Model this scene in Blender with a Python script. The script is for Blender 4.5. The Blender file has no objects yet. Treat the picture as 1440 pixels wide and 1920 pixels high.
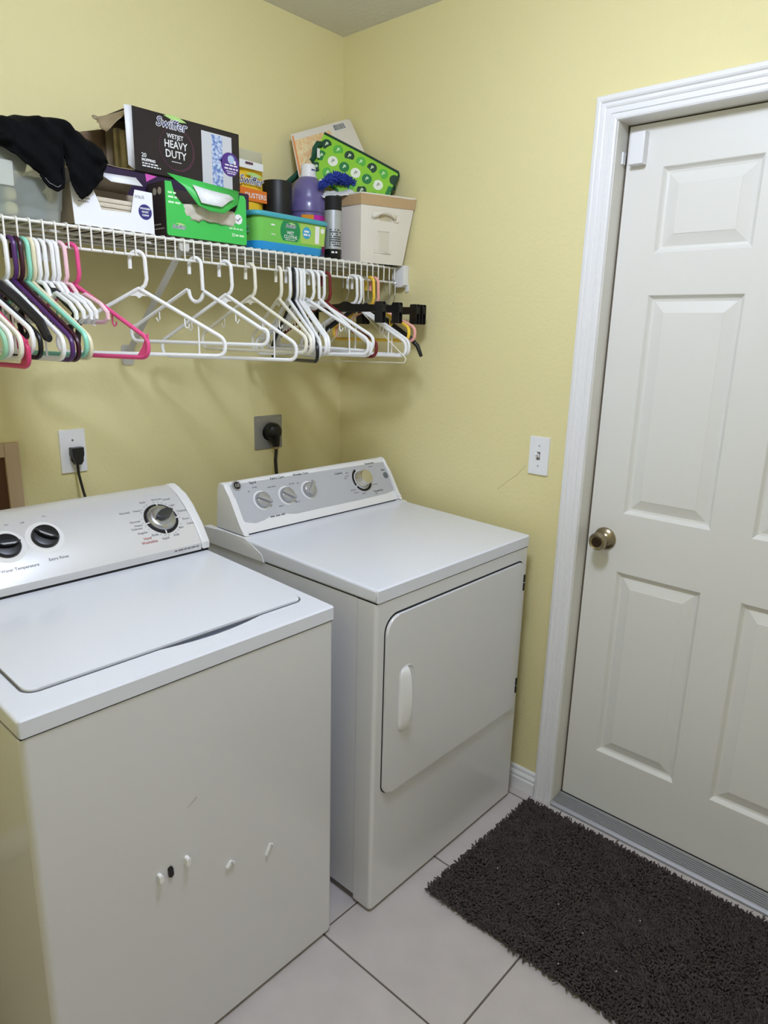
# Laundry corner: washer and dryer under a wire shelf, yellow walls, white panel door.
# World axes: the corner of the two walls is the origin, back wall is y = 0, door wall is x = 0, z is up, metres.
import bpy, bmesh, math, random
import numpy as np
from mathutils import Vector, Matrix, noise

random.seed(7)
rng = np.random.default_rng(7)
SC = bpy.context.scene
COL = SC.collection
PI = math.pi

# ---------------------------------------------------------------- camera
cam_data = bpy.data.cameras.new('camera')
cam = bpy.data.objects.new('camera', cam_data)
COL.objects.link(cam)
YAW, PITCH, ROLL = -0.83825, -0.25195, 0.02568
fw = Vector((-math.sin(YAW) * math.cos(PITCH), math.cos(YAW) * math.cos(PITCH), math.sin(PITCH)))
rt = Vector((math.cos(YAW), math.sin(YAW), 0))
up = rt.cross(fw)
rt2 = rt * math.cos(ROLL) + up * math.sin(ROLL)
up2 = -rt * math.sin(ROLL) + up * math.cos(ROLL)
mw = Matrix((rt2, up2, -fw)).transposed().to_4x4()
mw.translation = (-1.86426, -1.91753, 1.4961)
cam.matrix_world = mw
cam_data.sensor_fit = 'VERTICAL'
cam_data.sensor_height = 32.0
cam_data.lens = 32.0 * 1291.33 / 1920
cam_data.clip_start = 0.02
SC.camera = cam

# ---------------------------------------------------------------- world, light, exposure
world = bpy.data.worlds.new('world')
SC.world = world
world.use_nodes = True
world.node_tree.nodes['Background'].inputs[0].default_value = (1.0, 1.0, 1.0, 1)
world.node_tree.nodes['Background'].inputs[1].default_value = 0.26
LAMP_XY = (-1.14, -1.30)
LAMP_STRENGTH = 55.0
SC.view_settings.view_transform = 'Standard'
SC.view_settings.look = 'None'
SC.view_settings.gamma = 1.0
SC.view_settings.use_curve_mapping = False
SC.view_settings.exposure = 0.45
# ---------------------------------------------------------------- helpers
def lin(c):
    return tuple((v / 255 / 12.92) if v / 255 <= 0.04045 else ((v / 255 + 0.055) / 1.055) ** 2.4 for v in c)

def mat(name, rgb, rough=0.5, metal=0.0, spec=0.5, bump=0.0, bscale=60.0, vary=0.0, vscale=4.0, trans=0.0, emit=0.0, coat=0.0, bdist=0.002, detail=3.0, ior=1.45):
    m = bpy.data.materials.new(name)
    m.use_nodes = True
    nt = m.node_tree
    b = nt.nodes['Principled BSDF']
    c = lin(rgb)
    b.inputs['Base Color'].default_value = (*c, 1)
    b.inputs['Roughness'].default_value = rough
    b.inputs['Metallic'].default_value = metal
    b.inputs['Specular IOR Level'].default_value = spec
    b.inputs['IOR'].default_value = ior
    if coat:
        b.inputs['Coat Weight'].default_value = coat
        b.inputs['Coat Roughness'].default_value = 0.08
    if trans:
        b.inputs['Transmission Weight'].default_value = trans
    if emit:
        b.inputs['Emission Color'].default_value = (*c, 1)
        b.inputs['Emission Strength'].default_value = emit
    if bump or vary:
        tc = nt.nodes.new('ShaderNodeTexCoord')
    if vary:
        n = nt.nodes.new('ShaderNodeTexNoise')
        n.inputs['Scale'].default_value = vscale
        n.inputs['Detail'].default_value = 5
        nt.links.new(tc.outputs['Object'], n.inputs['Vector'])
        r = nt.nodes.new('ShaderNodeValToRGB')
        r.color_ramp.elements[0].position = 0.3
        r.color_ramp.elements[1].position = 0.7
        r.color_ramp.elements[0].color = (*[max(0, v * (1 - vary)) for v in c], 1)
        r.color_ramp.elements[1].color = (*[min(1, v * (1 + vary)) for v in c], 1)
        nt.links.new(n.outputs['Fac'], r.inputs['Fac'])
        nt.links.new(r.outputs['Color'], b.inputs['Base Color'])
    if bump:
        n2 = nt.nodes.new('ShaderNodeTexNoise')
        n2.inputs['Scale'].default_value = bscale
        n2.inputs['Detail'].default_value = detail
        nt.links.new(tc.outputs['Object'], n2.inputs['Vector'])
        bp = nt.nodes.new('ShaderNodeBump')
        bp.inputs['Strength'].default_value = bump
        bp.inputs['Distance'].default_value = bdist
        nt.links.new(n2.outputs['Fac'], bp.inputs['Height'])
        nt.links.new(bp.outputs['Normal'], b.inputs['Normal'])
    return m

class MB:
    """Collects shapes in world metres and links them as ONE mesh object."""
    def __init__(self):
        self.bm = bmesh.new()
        self.bevelled = False

    def _bev(self, geom_edges, w, seg):
        self.bevelled = True
        bmesh.ops.bevel(self.bm, geom=geom_edges, offset=w, segments=seg, profile=0.5, affect='EDGES', clamp_overlap=True)

    def box(self, x0, x1, y0, y1, z0, z1, bevel=0.0, seg=2, M=None):
        x0, x1 = min(x0, x1), max(x0, x1); y0, y1 = min(y0, y1), max(y0, y1); z0, z1 = min(z0, z1), max(z0, z1)
        vs = [self.bm.verts.new((x, y, z)) for x in (x0, x1) for y in (y0, y1) for z in (z0, z1)]
        if M is not None:
            for v in vs: v.co = M @ v.co
        fs = [self.bm.faces.new([vs[i] for i in q]) for q in ((0, 1, 3, 2), (4, 6, 7, 5), (0, 4, 5, 1), (2, 3, 7, 6), (0, 2, 6, 4), (1, 5, 7, 3))]
        if bevel:
            self._bev(list({e for f in fs for e in f.edges}), bevel, seg)
        return self

    def prism(self, poly, d0, d1, M=None, bevel=0.0, seg=2, caps_bevel_only=False):
        """polygon in local xy, extruded along local z from d0 to d1"""
        M = M or Matrix.Identity(4)
        a = [self.bm.verts.new(M @ Vector((p[0], p[1], d0))) for p in poly]
        b = [self.bm.verts.new(M @ Vector((p[0], p[1], d1))) for p in poly]
        n = len(poly)
        fs = [self.bm.faces.new(list(reversed(a))), self.bm.faces.new(b)]
        for i in range(n):
            j = (i + 1) % n
            fs.append(self.bm.faces.new((a[i], a[j], b[j], b[i])))
        if bevel:
            es = set(fs[1].edges) if caps_bevel_only else (set(fs[0].edges) | set(fs[1].edges))
            self._bev(list(es), bevel, seg)
        return self

    def tube(self, pts, r, n=8, closed=False, flat=1.0, cap=True):
        pts = [Vector(p) for p in pts]
        N = len(pts)
        rs = r if isinstance(r, (list, tuple)) else [r] * N
        def tan(i):
            a = pts[(i - 1) % N] if (closed or i > 0) else pts[i]
            b = pts[(i + 1) % N] if (closed or i < N - 1) else pts[i]
            return (b - a).normalized()
        t = tan(0)
        ref = Vector((0, 0, 1)) if abs(t.z) < 0.9 else Vector((1, 0, 0))
        u = t.cross(ref).normalized()
        rings = []
        for i in range(N):
            t = tan(i)
            u = (u - t * u.dot(t)).normalized()
            w = t.cross(u)
            rings.append([self.bm.verts.new(pts[i] + (u * math.cos(k * 2 * PI / n) + w * math.sin(k * 2 * PI / n) * flat) * rs[i]) for k in range(n)])
        for i in range(N if closed else N - 1):
            A, B = rings[i], rings[(i + 1) % N]
            for k in range(n):
                self.bm.faces.new((A[k], A[(k + 1) % n], B[(k + 1) % n], B[k]))
        if not closed and cap:
            self.bm.faces.new(list(reversed(rings[0])))
            self.bm.faces.new(rings[-1])
        return self

    def lathe(self, prof, M=None, n=32):
        """profile of (radius, height) turned about local z"""
        M = M or Matrix.Identity(4)
        rings = []
        for r, h in prof:
            if r < 1e-6:
                rings.append([self.bm.verts.new(M @ Vector((0, 0, h)))])
            else:
                rings.append([self.bm.verts.new(M @ Vector((r * math.cos(k * 2 * PI / n), r * math.sin(k * 2 * PI / n), h))) for k in range(n)])
        for A, B in zip(rings, rings[1:]):
            for k in range(n):
                a0, a1 = A[k % len(A)], A[(k + 1) % n % len(A)]
                b0, b1 = B[k % len(B)], B[(k + 1) % n % len(B)]
                q = [a0, a1, b1, b0]
                q = [v for i, v in enumerate(q) if v not in q[:i]]
                if len(q) >= 3: self.bm.faces.new(q)
        return self

    def grid(self, P):
        """P: rows of points -> quad sheet"""
        V = [[self.bm.verts.new(p) for p in row] for row in P]
        for i in range(len(V) - 1):
            for j in range(len(V[0]) - 1):
                self.bm.faces.new((V[i][j], V[i][j + 1], V[i + 1][j + 1], V[i + 1][j]))
        return self

    def quad(self, *p):
        self.bm.faces.new([self.bm.verts.new(q) for q in p])
        return self

    def build(self, name, m, parent=None, angle=38, flat=False, solid=0.0, sub=0):
        bm = self.bm
        bmesh.ops.recalc_face_normals(bm, faces=bm.faces)
        me = bpy.data.meshes.new(name)
        if parent is not None:
            inv = WORLD[parent.name].inverted()
            bmesh.ops.transform(bm, matrix=inv, verts=bm.verts)
        bm.to_mesh(me); bm.free()
        if not flat:
            me.polygons.foreach_set('use_smooth', [True] * len(me.polygons))
            me.set_sharp_from_angle(angle=math.radians(angle))
        me.materials.append(m)
        o = bpy.data.objects.new(name, me)
        COL.objects.link(o)
        if parent is not None:
            o.parent = parent
            WORLD[o.name] = WORLD[parent.name].copy()
        else:
            WORLD[o.name] = Matrix.Identity(4)
        if self.bevelled and not flat:
            wn = o.modifiers.new('weighted normals', 'WEIGHTED_NORMAL'); wn.keep_sharp = True
        if solid:
            s = o.modifiers.new('thickness', 'SOLIDIFY'); s.thickness = solid; s.offset = 0
        if sub:
            s = o.modifiers.new('smooth', 'SUBSURF'); s.levels = sub; s.render_levels = sub
        return o

WORLD = {}

def tag(o, label, cat, group=None, kind=None):
    o['label'] = label
    o['category'] = cat
    if group: o['group'] = group
    if kind: o['kind'] = kind
    return o

def thing(name, loc, label=None, cat=None, group=None, kind=None):
    o = bpy.data.objects.new(name, None)
    o.empty_display_size = 0.02
    o.location = loc
    COL.objects.link(o)
    WORLD[o.name] = Matrix.Translation(loc)
    if label: o['label'] = label
    if cat: o['category'] = cat
    if group: o['group'] = group
    if kind: o['kind'] = kind
    return o

def stuff(o):
    o['kind'] = 'stuff'
    return o

def frame(origin, right, upv):
    r = Vector(right).normalized(); u = Vector(upv)
    u = (u - r * u.dot(r)).normalized(); n = r.cross(u)
    M = Matrix((r, u, n)).transposed().to_4x4(); M.translation = origin
    return M

def arc(cx, cy, r, a0, a1, n=8):
    return [(cx + r * math.cos(a0 + (a1 - a0) * i / n), cy + r * math.sin(a0 + (a1 - a0) * i / n)) for i in range(n + 1)]

def rrect(x0, x1, y0, y1, r, n=6):
    rr = r if isinstance(r, (tuple, list)) else (r,) * 4     # bottom-left, bottom-right, top-right, top-left
    p = []
    p += arc(x0 + rr[0], y0 + rr[0], rr[0], PI, 1.5 * PI, n)
    p += arc(x1 - rr[1], y0 + rr[1], rr[1], 1.5 * PI, 2 * PI, n)
    p += arc(x1 - rr[2], y1 - rr[2], rr[2], 0, 0.5 * PI, n)
    p += arc(x0 + rr[3], y1 - rr[3], rr[3], 0.5 * PI, PI, n)
    return p

def disc(cx, cy, r, n=28):
    return [(cx + r * math.cos(k * 2 * PI / n), cy + r * math.sin(k * 2 * PI / n)) for k in range(n)]

def text_into(mb, txt, M, size, depth=0.0003, align='CENTER', lift=0.0002, bold=0.0, shear=0.0, offs=0.0, sx=1.0):
    cu = bpy.data.curves.new('t', 'FONT')
    cu.body = txt; cu.size = size; cu.align_x = align; cu.align_y = 'CENTER'
    cu.extrude = depth / 2; cu.shear = shear; cu.resolution_u = 2
    cu.offset = bold
    to = bpy.data.objects.new('t', cu)
    COL.objects.link(to)
    dg = bpy.context.evaluated_depsgraph_get()
    me = bpy.data.meshes.new_from_object(to.evaluated_get(dg))
    me.transform(M @ Matrix.Translation((0, 0, lift + depth / 2)) @ Matrix.Diagonal((sx, 1, 1, 1)))
    mb.bm.from_mesh(me)
    bpy.data.meshes.remove(me); bpy.data.objects.remove(to); bpy.data.curves.remove(cu)
    return mb

def small_lines(mb, M, x0, x1, y, h, lift=0.0002, words=(5, 7, 4)):
    """a row of print too small to read: short bars with the gaps of words"""
    x = x0
    while x < x1:
        w = min(random.uniform(0.6, 1.7) * h * 2.2, x1 - x)
        mb.prism([(x, y - h / 2), (x + w, y - h / 2), (x + w, y + h / 2), (x, y + h / 2)], lift, lift + 0.0002, M)
        x += w + h * 0.7
    return mb

def noodles(base, direc, length, radius, nside=5, nseg=3, curl=0.25):
    """many short soft yarn ends as arrays of verts and faces"""
    N = len(base)
    d = direc / np.linalg.norm(direc, axis=1, keepdims=True)
    ref = np.where(np.abs(d[:, 2:3]) < 0.9, np.array([[0, 0, 1.0]]), np.array([[1.0, 0, 0]]))
    u = np.cross(d, ref); u /= np.linalg.norm(u, axis=1, keepdims=True)
    w = np.cross(d, u)
    bend = rng.normal(0, curl, (N, 1)) * u + rng.normal(0, curl, (N, 1)) * w
    V = []
    for s in range(nseg + 1):
        t = s / nseg
        c = base + d * (length * t)[:, None] + bend * (length * t * t)[:, None]
        rad = radius * (0.92 if s == nseg else 1.0)
        for k in range(nside):
            a = 2 * PI * k / nside
            V.append(c + (u * math.cos(a) + w * math.sin(a)) * rad[:, None] if hasattr(rad, '__len__') else c + (u * math.cos(a) + w * math.sin(a)) * rad)
    V.append(base + d * (length * 1.05)[:, None] + bend * (length * 1.1)[:, None])
    per = len(V)
    V = np.stack(V, 1).reshape(-1, 3)
    off = (np.arange(N) * per)[:, None]
    F = []
    for s in range(nseg):
        for k in range(nside):
            k2 = (k + 1) % nside
            F.append(np.stack([off[:, 0] + s * nside + k, off[:, 0] + s * nside + k2, off[:, 0] + (s + 1) * nside + k2, off[:, 0] + (s + 1) * nside + k], 1))
    Q = np.concatenate(F)
    T = np.concatenate([np.stack([off[:, 0] + nseg * nside + k, off[:, 0] + nseg * nside + (k + 1) % nside, off[:, 0] + per - 1], 1) for k in range(nside)])
    return V, Q, T

def raw_mesh(name, V, Q, T, m, parent=None):
    me = bpy.data.meshes.new(name)
    nv, nq, nt_ = len(V), len(Q), len(T)
    if parent is not None:
        V = V - np.array(WORLD[parent.name].translation)
    me.vertices.add(nv); me.vertices.foreach_set('co', V.astype(np.float32).ravel())
    loops = np.concatenate([Q.ravel(), T.ravel()]).astype(np.int32)
    me.loops.add(len(loops)); me.loops.foreach_set('vertex_index', loops)
    me.polygons.add(nq + nt_)
    me.polygons.foreach_set('loop_start', np.concatenate([np.arange(nq) * 4, nq * 4 + np.arange(nt_) * 3]).astype(np.int32))
    me.polygons.foreach_set('use_smooth', [True] * (nq + nt_))
    me.update(calc_edges=True)
    me.validate()
    me.materials.append(m)
    o = bpy.data.objects.new(name, me); COL.objects.link(o)
    if parent is not None: o.parent = parent
    return o

# ---------------------------------------------------------------- materials
M_wall = mat('yellow_wall_paint', (230, 220, 166), 0.62, spec=0.3, bump=0.35, bscale=85, bdist=0.003, detail=4, vary=0.012, vscale=2)
M_ceil = mat('ceiling_texture', (226, 224, 218), 0.9, bump=0.8, bscale=55, bdist=0.006, detail=5)
M_tile = mat('floor_tile', (196, 188, 185), 0.38, bump=0.1, bscale=30, vary=0.06, vscale=9)
M_grout = mat('grout', (104, 94, 88), 0.95, bump=0.4, bscale=200)
M_trim = mat('white_trim_paint', (236, 236, 238), 0.38, bump=0.12, bscale=25, bdist=0.001)
M_jamb = mat('jamb_paint', (226, 224, 216), 0.45, vary=0.03, vscale=7)
M_door = mat('door_paint', (228, 227, 222), 0.42, bump=0.10, bscale=110, bdist=0.001)
M_app = mat('appliance_enamel', (222, 222, 224), 0.22, coat=0.3, vary=0.006, vscale=3)
M_apptop = mat('appliance_enamel_top_lit', (228, 231, 241), 0.2, coat=0.3)  # same enamel as the fronts, cool light on the tops tinted into the colour
M_plastic = mat('white_plastic', (234, 234, 236), 0.35)
M_plate = mat('white_wall_plate', (236, 237, 240), 0.3)
M_pearl = mat('pearl_console', (222, 222, 223), 0.3, metal=0.2, coat=0.15)
M_greyp = mat('grey_console_panel', (186, 188, 194), 0.32)
M_black = mat('black_plastic', (18, 18, 20), 0.35)
M_blackm = mat('matte_black', (14, 14, 16), 0.7)
M_dark = mat('dark_gap', (26, 25, 25), 0.8)
M_bronze = mat('bronze_weatherstrip', (96, 86, 72), 0.8)
M_chrome = mat('brushed_chrome', (186, 188, 192), 0.26, metal=0.8)
M_satin = mat('satin_silver_knob', (176, 177, 182), 0.3, metal=0.55)
M_alu = mat('aluminium', (168, 168, 172), 0.5, metal=0.55, bump=0.12, bscale=300)
M_brass = mat('antique_brass', (158, 146, 122), 0.27, metal=1.0)
M_steelplate = mat('grey_steel_plate', (150, 150, 148), 0.4, metal=0.35)
M_tan = mat('tan_plastic', (196, 172, 142), 0.6)
M_brown = mat('brown_inside', (92, 62, 40), 0.8)
M_wire = mat('white_vinyl_wire', (232, 230, 222), 0.4)
M_brace = mat('grey_brace', (196, 194, 186), 0.45)
M_print_k = mat('black_print', (40, 40, 44), 0.6)
M_print_g = mat('grey_print', (128, 126, 134), 0.6)
M_print_r = mat('red_print', (176, 84, 84), 0.6)
M_print_w = mat('white_print', (236, 236, 236), 0.6)

# ---------------------------------------------------------------- room shell
H = 2.4715
XL, YF = -2.15, -2.60
DY0, DY1 = -1.010, -1.846      # rough opening of the door in wall_right
DZ = 2.066
wall_back = MB().box(XL - 0.1, 0.12, 0, 0.12, 0, H).build('wall_back', M_wall); wall_back['kind'] = 'structure'
wr_ = MB()
wr_.box(0, 0.12, DY0, 0, 0, H)
wr_.box(0, 0.12, YF, DY1, 0, H)
wr_.box(0, 0.12, DY1, DY0, DZ, H)
wall_right = wr_.build('wall_right', M_wall); wall_right['kind'] = 'structure'
wall_left = MB().box(XL - 0.1, XL, YF, 0, 0, H).build('wall_left', M_wall); wall_left['kind'] = 'structure'
wf_ = MB()                       # wall behind the photographer, its unseen opening made wide to let bounced light escape
wf_.box(-0.70, 0.12, YF - 0.1, YF, 0, H)
wf_.box(XL - 0.1, -0.70, YF - 0.1, YF, 2.10, H)
wall_front = wf_.build('wall_front', M_wall); wall_front['kind'] = 'structure'
ceiling = MB().box(XL - 0.1, 0.12, YF - 0.1, 0.12, H, H + 0.1).build('ceiling', M_ceil); ceiling['kind'] = 'structure'
# hairline crack in the paint beside the switch
cr = MB()
cp = [(-0, -0.731, 1.02), (-0, -0.764, 1.051), (-0, -0.798, 1.077), (-0, -0.829, 1.113)]
cr.tube(cp, 0.0006, n=4)
cr.build('paint_crack', mat('crack', (172, 158, 108), 0.8), wall_right)

# floor: grout bed with every tile on it
floor = MB().box(XL - 0.1, 0.12, YF - 0.1, 0.12, -0.06, -0.0025).build('floor', M_grout); floor['kind'] = 'structure'
TA, TB, TS, GJ = -0.8758, -0.8475, 0.4134, 0.0045
tile_cache = {}
for i in range(-4, 4):
    for j in range(-6, 4):
        x0, x1 = TA + i * TS + GJ / 2, TA + (i + 1) * TS - GJ / 2
        y0, y1 = TB + j * TS + GJ / 2, TB + (j + 1) * TS - GJ / 2
        x0, x1 = max(x0, XL), min(x1, 0.0); y0, y1 = max(y0, YF), min(y1, 0.0)
        if x1 - x0 < 0.02 or y1 - y0 < 0.02: continue
        w, d = round(x1 - x0, 4), round(y1 - y0, 4)
        if (w, d) not in tile_cache:
            o = MB().box(-w / 2, w / 2, -d / 2, d / 2, -0.008, 0, bevel=0.0012, seg=1).build('tile', M_tile)
            tile_cache[(w, d)] = o.data
        else:
            o = bpy.data.objects.new('tile', tile_cache[(w, d)]); COL.objects.link(o)
        o.location = ((x0 + x1) / 2, (y0 + y1) / 2, random.uniform(-0.0002, 0.0002))
        o.parent = floor

# baseboards
def baseboard(name, poly_fn):
    o = poly_fn.build(name, M_trim, angle=10); o['kind'] = 'structure'; return o
bb_prof = [(0, 0), (0.0145, 0), (0.0145, 0.040), (0.0115, 0.044), (0.0115, 0.050), (0.0135, 0.053), (0.0105, 0.060), (0.0070, 0.064), (0.0070, 0.074), (0.004, 0.079), (0, 0.080)]
Mbr = frame((0, 0, 0), (-1, 0, 0), (0, 0, 1))      # local x = away from wall_right, local z = +y
baseboard('baseboard_right', MB().prism(bb_prof, -0.9615, -0.001, Mbr))
baseboard('baseboard_back', MB().prism(bb_prof, 0.0, 2.13, frame((-0.014, 0, 0), (0, -1, 0), (0, 0, 1))))

# ---------------------------------------------------------------- door, casing, jamb, threshold
XD = 0.0568
CO_Y, CO_Z, CI_Y, CI_Z = -0.9623, 2.1105, -1.0228, 2.0477
RI_Y = -1.833
RO_Y = RI_Y - (CO_Y - CI_Y)
trim_1 = thing('trim_1', (0, CO_Y, 0), 'white moulded casing around the panel door', kind='structure')
cas_prof = [(0.0, 0.0), (0.0, 0.012), (0.003, 0.0165), (0.012, 0.0185), (0.016, 0.0165), (0.0185, 0.0125), (0.026, 0.0140), (0.030, 0.0120), (0.0315, 0.0100), (0.044, 0.0112), (0.0465, 0.0080), (0.049, 0.0095), (0.056, 0.0098), (0.060, 0.008), (0.0615, 0.004), (0.0615, 0.0)]
def casing(p0, p1, inward0, inward1):
    """p0, p1: outer corner points (y, z); inward: unit steps towards the opening at each end (mitre)"""
    mb = MB()
    rows = []
    for (w, t) in cas_prof:
        k = w / 0.0615
        a = Vector((-t, p0[0] + inward0[0] * k, p0[1] + inward0[1] * k))
        b = Vector((-t, p1[0] + inward1[0] * k, p1[1] + inward1[1] * k))
        rows.append([a, b])
    mb.grid(rows)
    return mb
dyc, dzc = CI_Y - CO_Y, CI_Z - CO_Z
casing((CO_Y, 0.0), (CO_Y, CO_Z), (dyc, 0), (dyc, dzc)).build('casing_leg', M_trim, trim_1, angle=7)
casing((CO_Y, CO_Z), (RO_Y, CO_Z), (dyc, dzc), (-dyc, dzc)).build('casing_head', M_trim, trim_1, angle=7)
casing((RO_Y, 0.0), (RO_Y, CO_Z), (-dyc, 0), (-dyc, dzc)).build('casing_leg', M_trim, trim_1, angle=7)
JY, JZ = -1.0250, 2.0475
trim_2 = thing('trim_2', (0, DY0, 0), 'white painted jamb lining the door opening', kind='structure')
MB().box(-0.001, 0.12, JY, DY0, 0, JZ + 0.018, bevel=0.0015).build('jamb_side', M_jamb, trim_2)
MB().box(-0.001, 0.12, DY1, -1.828, 0, JZ + 0.018, bevel=0.0015).build('jamb_side', M_jamb, trim_2)
MB().box(-0.001, 0.12, -1.828, JY, JZ, JZ + 0.018, bevel=0.0015).build('jamb_head', M_jamb, trim_2)
ws = MB()
ws.box(XD + 0.003, XD + 0.03, JY - 0.0058, JY, 0.02, JZ)
ws.box(XD + 0.004, XD + 0.03, -1.827, JY, JZ - 0.002, JZ)
ws.build('weatherstrip', M_bronze, trim_2)

YD, ST, PW, MU = -1.0312, 0.0987, 0.2441, 0.1028
WD = 2 * ST + 2 * PW + MU
DT, DB0 = 2.0435, 0.022
PZS = [(1.7242, 1.9359), (1.0065, 1.6172), (0.2221, 0.8270)]
door_1 = thing('door_1', (XD, YD, 0), 'white six panel door with a brass knob', kind='structure')
cols = [(YD - ST, YD - ST - PW), (YD - ST - PW - MU, YD - ST - 2 * PW - MU)]
ys = sorted({YD, YD - WD, cols[0][0], cols[0][1], cols[1][0], cols[1][1]})
zs = sorted({DB0, DT, *[z for p in PZS for z in p]})
sl = MB()
vg = {(y, z): sl.bm.verts.new((XD, y, z)) for y in ys for z in zs}
for a, b in zip(ys, ys[1:]):
    for c, d in zip(zs, zs[1:]):
        is_panel = any(abs(a - q[1]) < 1e-6 for q in cols) and any(abs(c - p[0]) < 1e-6 for p in PZS)
        if not is_panel:
            sl.bm.faces.new((vg[a, c], vg[b, c], vg[b, d], vg[a, d]))
y0, y1 = ys[0], ys[-1]
for (ya, za), (yb, zb) in (((y0, DB0), (y1, DB0)), ((y1, DB0), (y1, DT)), ((y1, DT), (y0, DT)), ((y0, DT), (y0, DB0))):
    sl.quad((XD, ya, za), (XD, yb, zb), (XD + 0.043, yb, zb), (XD + 0.043, ya, za))
sl.quad((XD + 0.043, y0, DB0), (XD + 0.043, y1, DB0), (XD + 0.043, y1, DT), (XD + 0.043, y0, DT))
sl.build('door_slab', M_door, door_1)
pan_prof = [(0.0, 0.0), (0.002, 0.0015), (0.006, 0.0075), (0.010, 0.0112), (0.0145, 0.0122), (0.0165, 0.0125), (0.045, 0.0030), (0.0458, 0.0022)]
for (ya, yb) in cols:
    for (za, zb) in PZS:
        p = MB()
        loops = []
        for (w, dp) in pan_prof:
            loops.append([p.bm.verts.new((XD + dp, y, z)) for y, z in ((ya - w, za + w), (yb + w, za + w), (yb + w, zb - w), (ya - w, zb - w))])
        for A, B in zip(loops, loops[1:]):
            for k in range(4):
                p.bm.faces.new((A[k], A[(k + 1) % 4], B[(k + 1) % 4], B[k]))
        p.bm.faces.new(loops[-1])
        p.build('panel', M_door, door_1, angle=9)
KY, KZ = -1.084, 0.921
Mk = frame((XD, KY, KZ), (0, -1, 0), (0, 0, 1))     # local z points into the room
kn = MB()
kn.lathe([(0.0, 0.0), (0.0335, 0.0), (0.0345, 0.003), (0.032, 0.007), (0.022, 0.0125), (0.0145, 0.015), (0.0125, 0.020), (0.0120, 0.030), (0.0150, 0.0345), (0.0225, 0.038), (0.0265, 0.045), (0.0268, 0.052), (0.0240, 0.0585), (0.0215, 0.0610), (0.0200, 0.0600), (0.0170, 0.0585), (0.0, 0.0585)], Mk, 40)
knob = kn.build('knob', M_brass, door_1, angle=50)
kc = MB().lathe([(0.0, 0.0600), (0.0145, 0.0600), (0.0155, 0.0586)], Mk, 24)
kc.build('lock_cylinder', mat('dark_brass', (70, 56, 44), 0.35, metal=0.9), knob)
MB().box(-0.0012, 0.0012, -0.006, 0.006, 0.0598, 0.0606, M=Mk).build('keyway', M_dark, knob)

# threshold
thr = thing('threshold', (0.02, -1.43, 0), 'ridged aluminium threshold strip under the panel door', kind='structure')
tp = [(-0.014, 0.0), (-0.012, 0.006), (-0.005, 0.0105)]
for k in range(7):
    x = -0.003 + k * 0.0078
    z = 0.0115 + k * 0.0009
    tp += [(x, z), (x + 0.0046, z + 0.0005), (x + 0.0054, z - 0.0022), (x + 0.0072, z - 0.0020)]
tp += [(0.0540, 0.0195), (0.10, 0.0195), (0.10, 0.0)]
Mt = Matrix(((1, 0, 0, 0), (0, 0, 1, 0), (0, 1, 0, 0), (0, 0, 0, 1)))
tpl = MB()
tpl.prism(tp, -1.826, JY - 0.001, Mt)
tpl.build('sill_plate', M_alu, thr, angle=15)
MB().box(XD - 0.0025, XD + 0.04, -1.826, JY - 0.001, 0.0196, 0.0222).build('door_sweep', M_blackm, thr)

# ---------------------------------------------------------------- ceiling light (out of the frame, lights the room)
lx, ly = LAMP_XY
clt = thing('ceiling_light', (lx, ly, H), 'round white ceiling light with a frosted dome', 'ceiling light')
ML = Matrix.Translation((lx, ly, 0))
MB().lathe([(0.0, H), (0.175, H), (0.178, H - 0.006), (0.172, H - 0.022), (0.158, H - 0.026), (0.0, H - 0.026)], ML, 40).build('fixture_base', M_plastic, clt)
MB().lathe([(0.0, H - 0.165), (0.05, H - 0.161), (0.095, H - 0.148), (0.125, H - 0.125), (0.142, H - 0.092), (0.148, H - 0.055), (0.150, H - 0.026)], ML, 40).build('dome', mat('lit_dome', (221, 231, 255), 0.4, emit=LAMP_STRENGTH), clt)

# ---------------------------------------------------------------- washer
WL, WR, WF, WB = -1.5349, -0.852, -0.8657, -0.175
WT = 0.9004                                   # top at the front edge; the deck rises a little to the back
def wdeck(y): return WT + 0.036 * (y - WF)
washer = thing('washing_machine', ((WL + WR) / 2, (WF + WB) / 2, 0), 'white top loading washing machine with black knobs and magnets on its front', 'washing machine')
Myz = lambda x: Matrix(((0, 0, 1, x), (1, 0, 0, 0), (0, 1, 0, 0), (0, 0, 0, 1)))     # local (a, b, c) -> world (x + c, a, b)
cb = MB()
cb.prism(rrect(WL + 0.002, WR - 0.002, WF + 0.002, WB, (0.012, 0.012, 0.004, 0.004)), 0.0113, 0.8640, bevel=0.004, seg=2)
cb.build('cabinet', M_app, washer)
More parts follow.
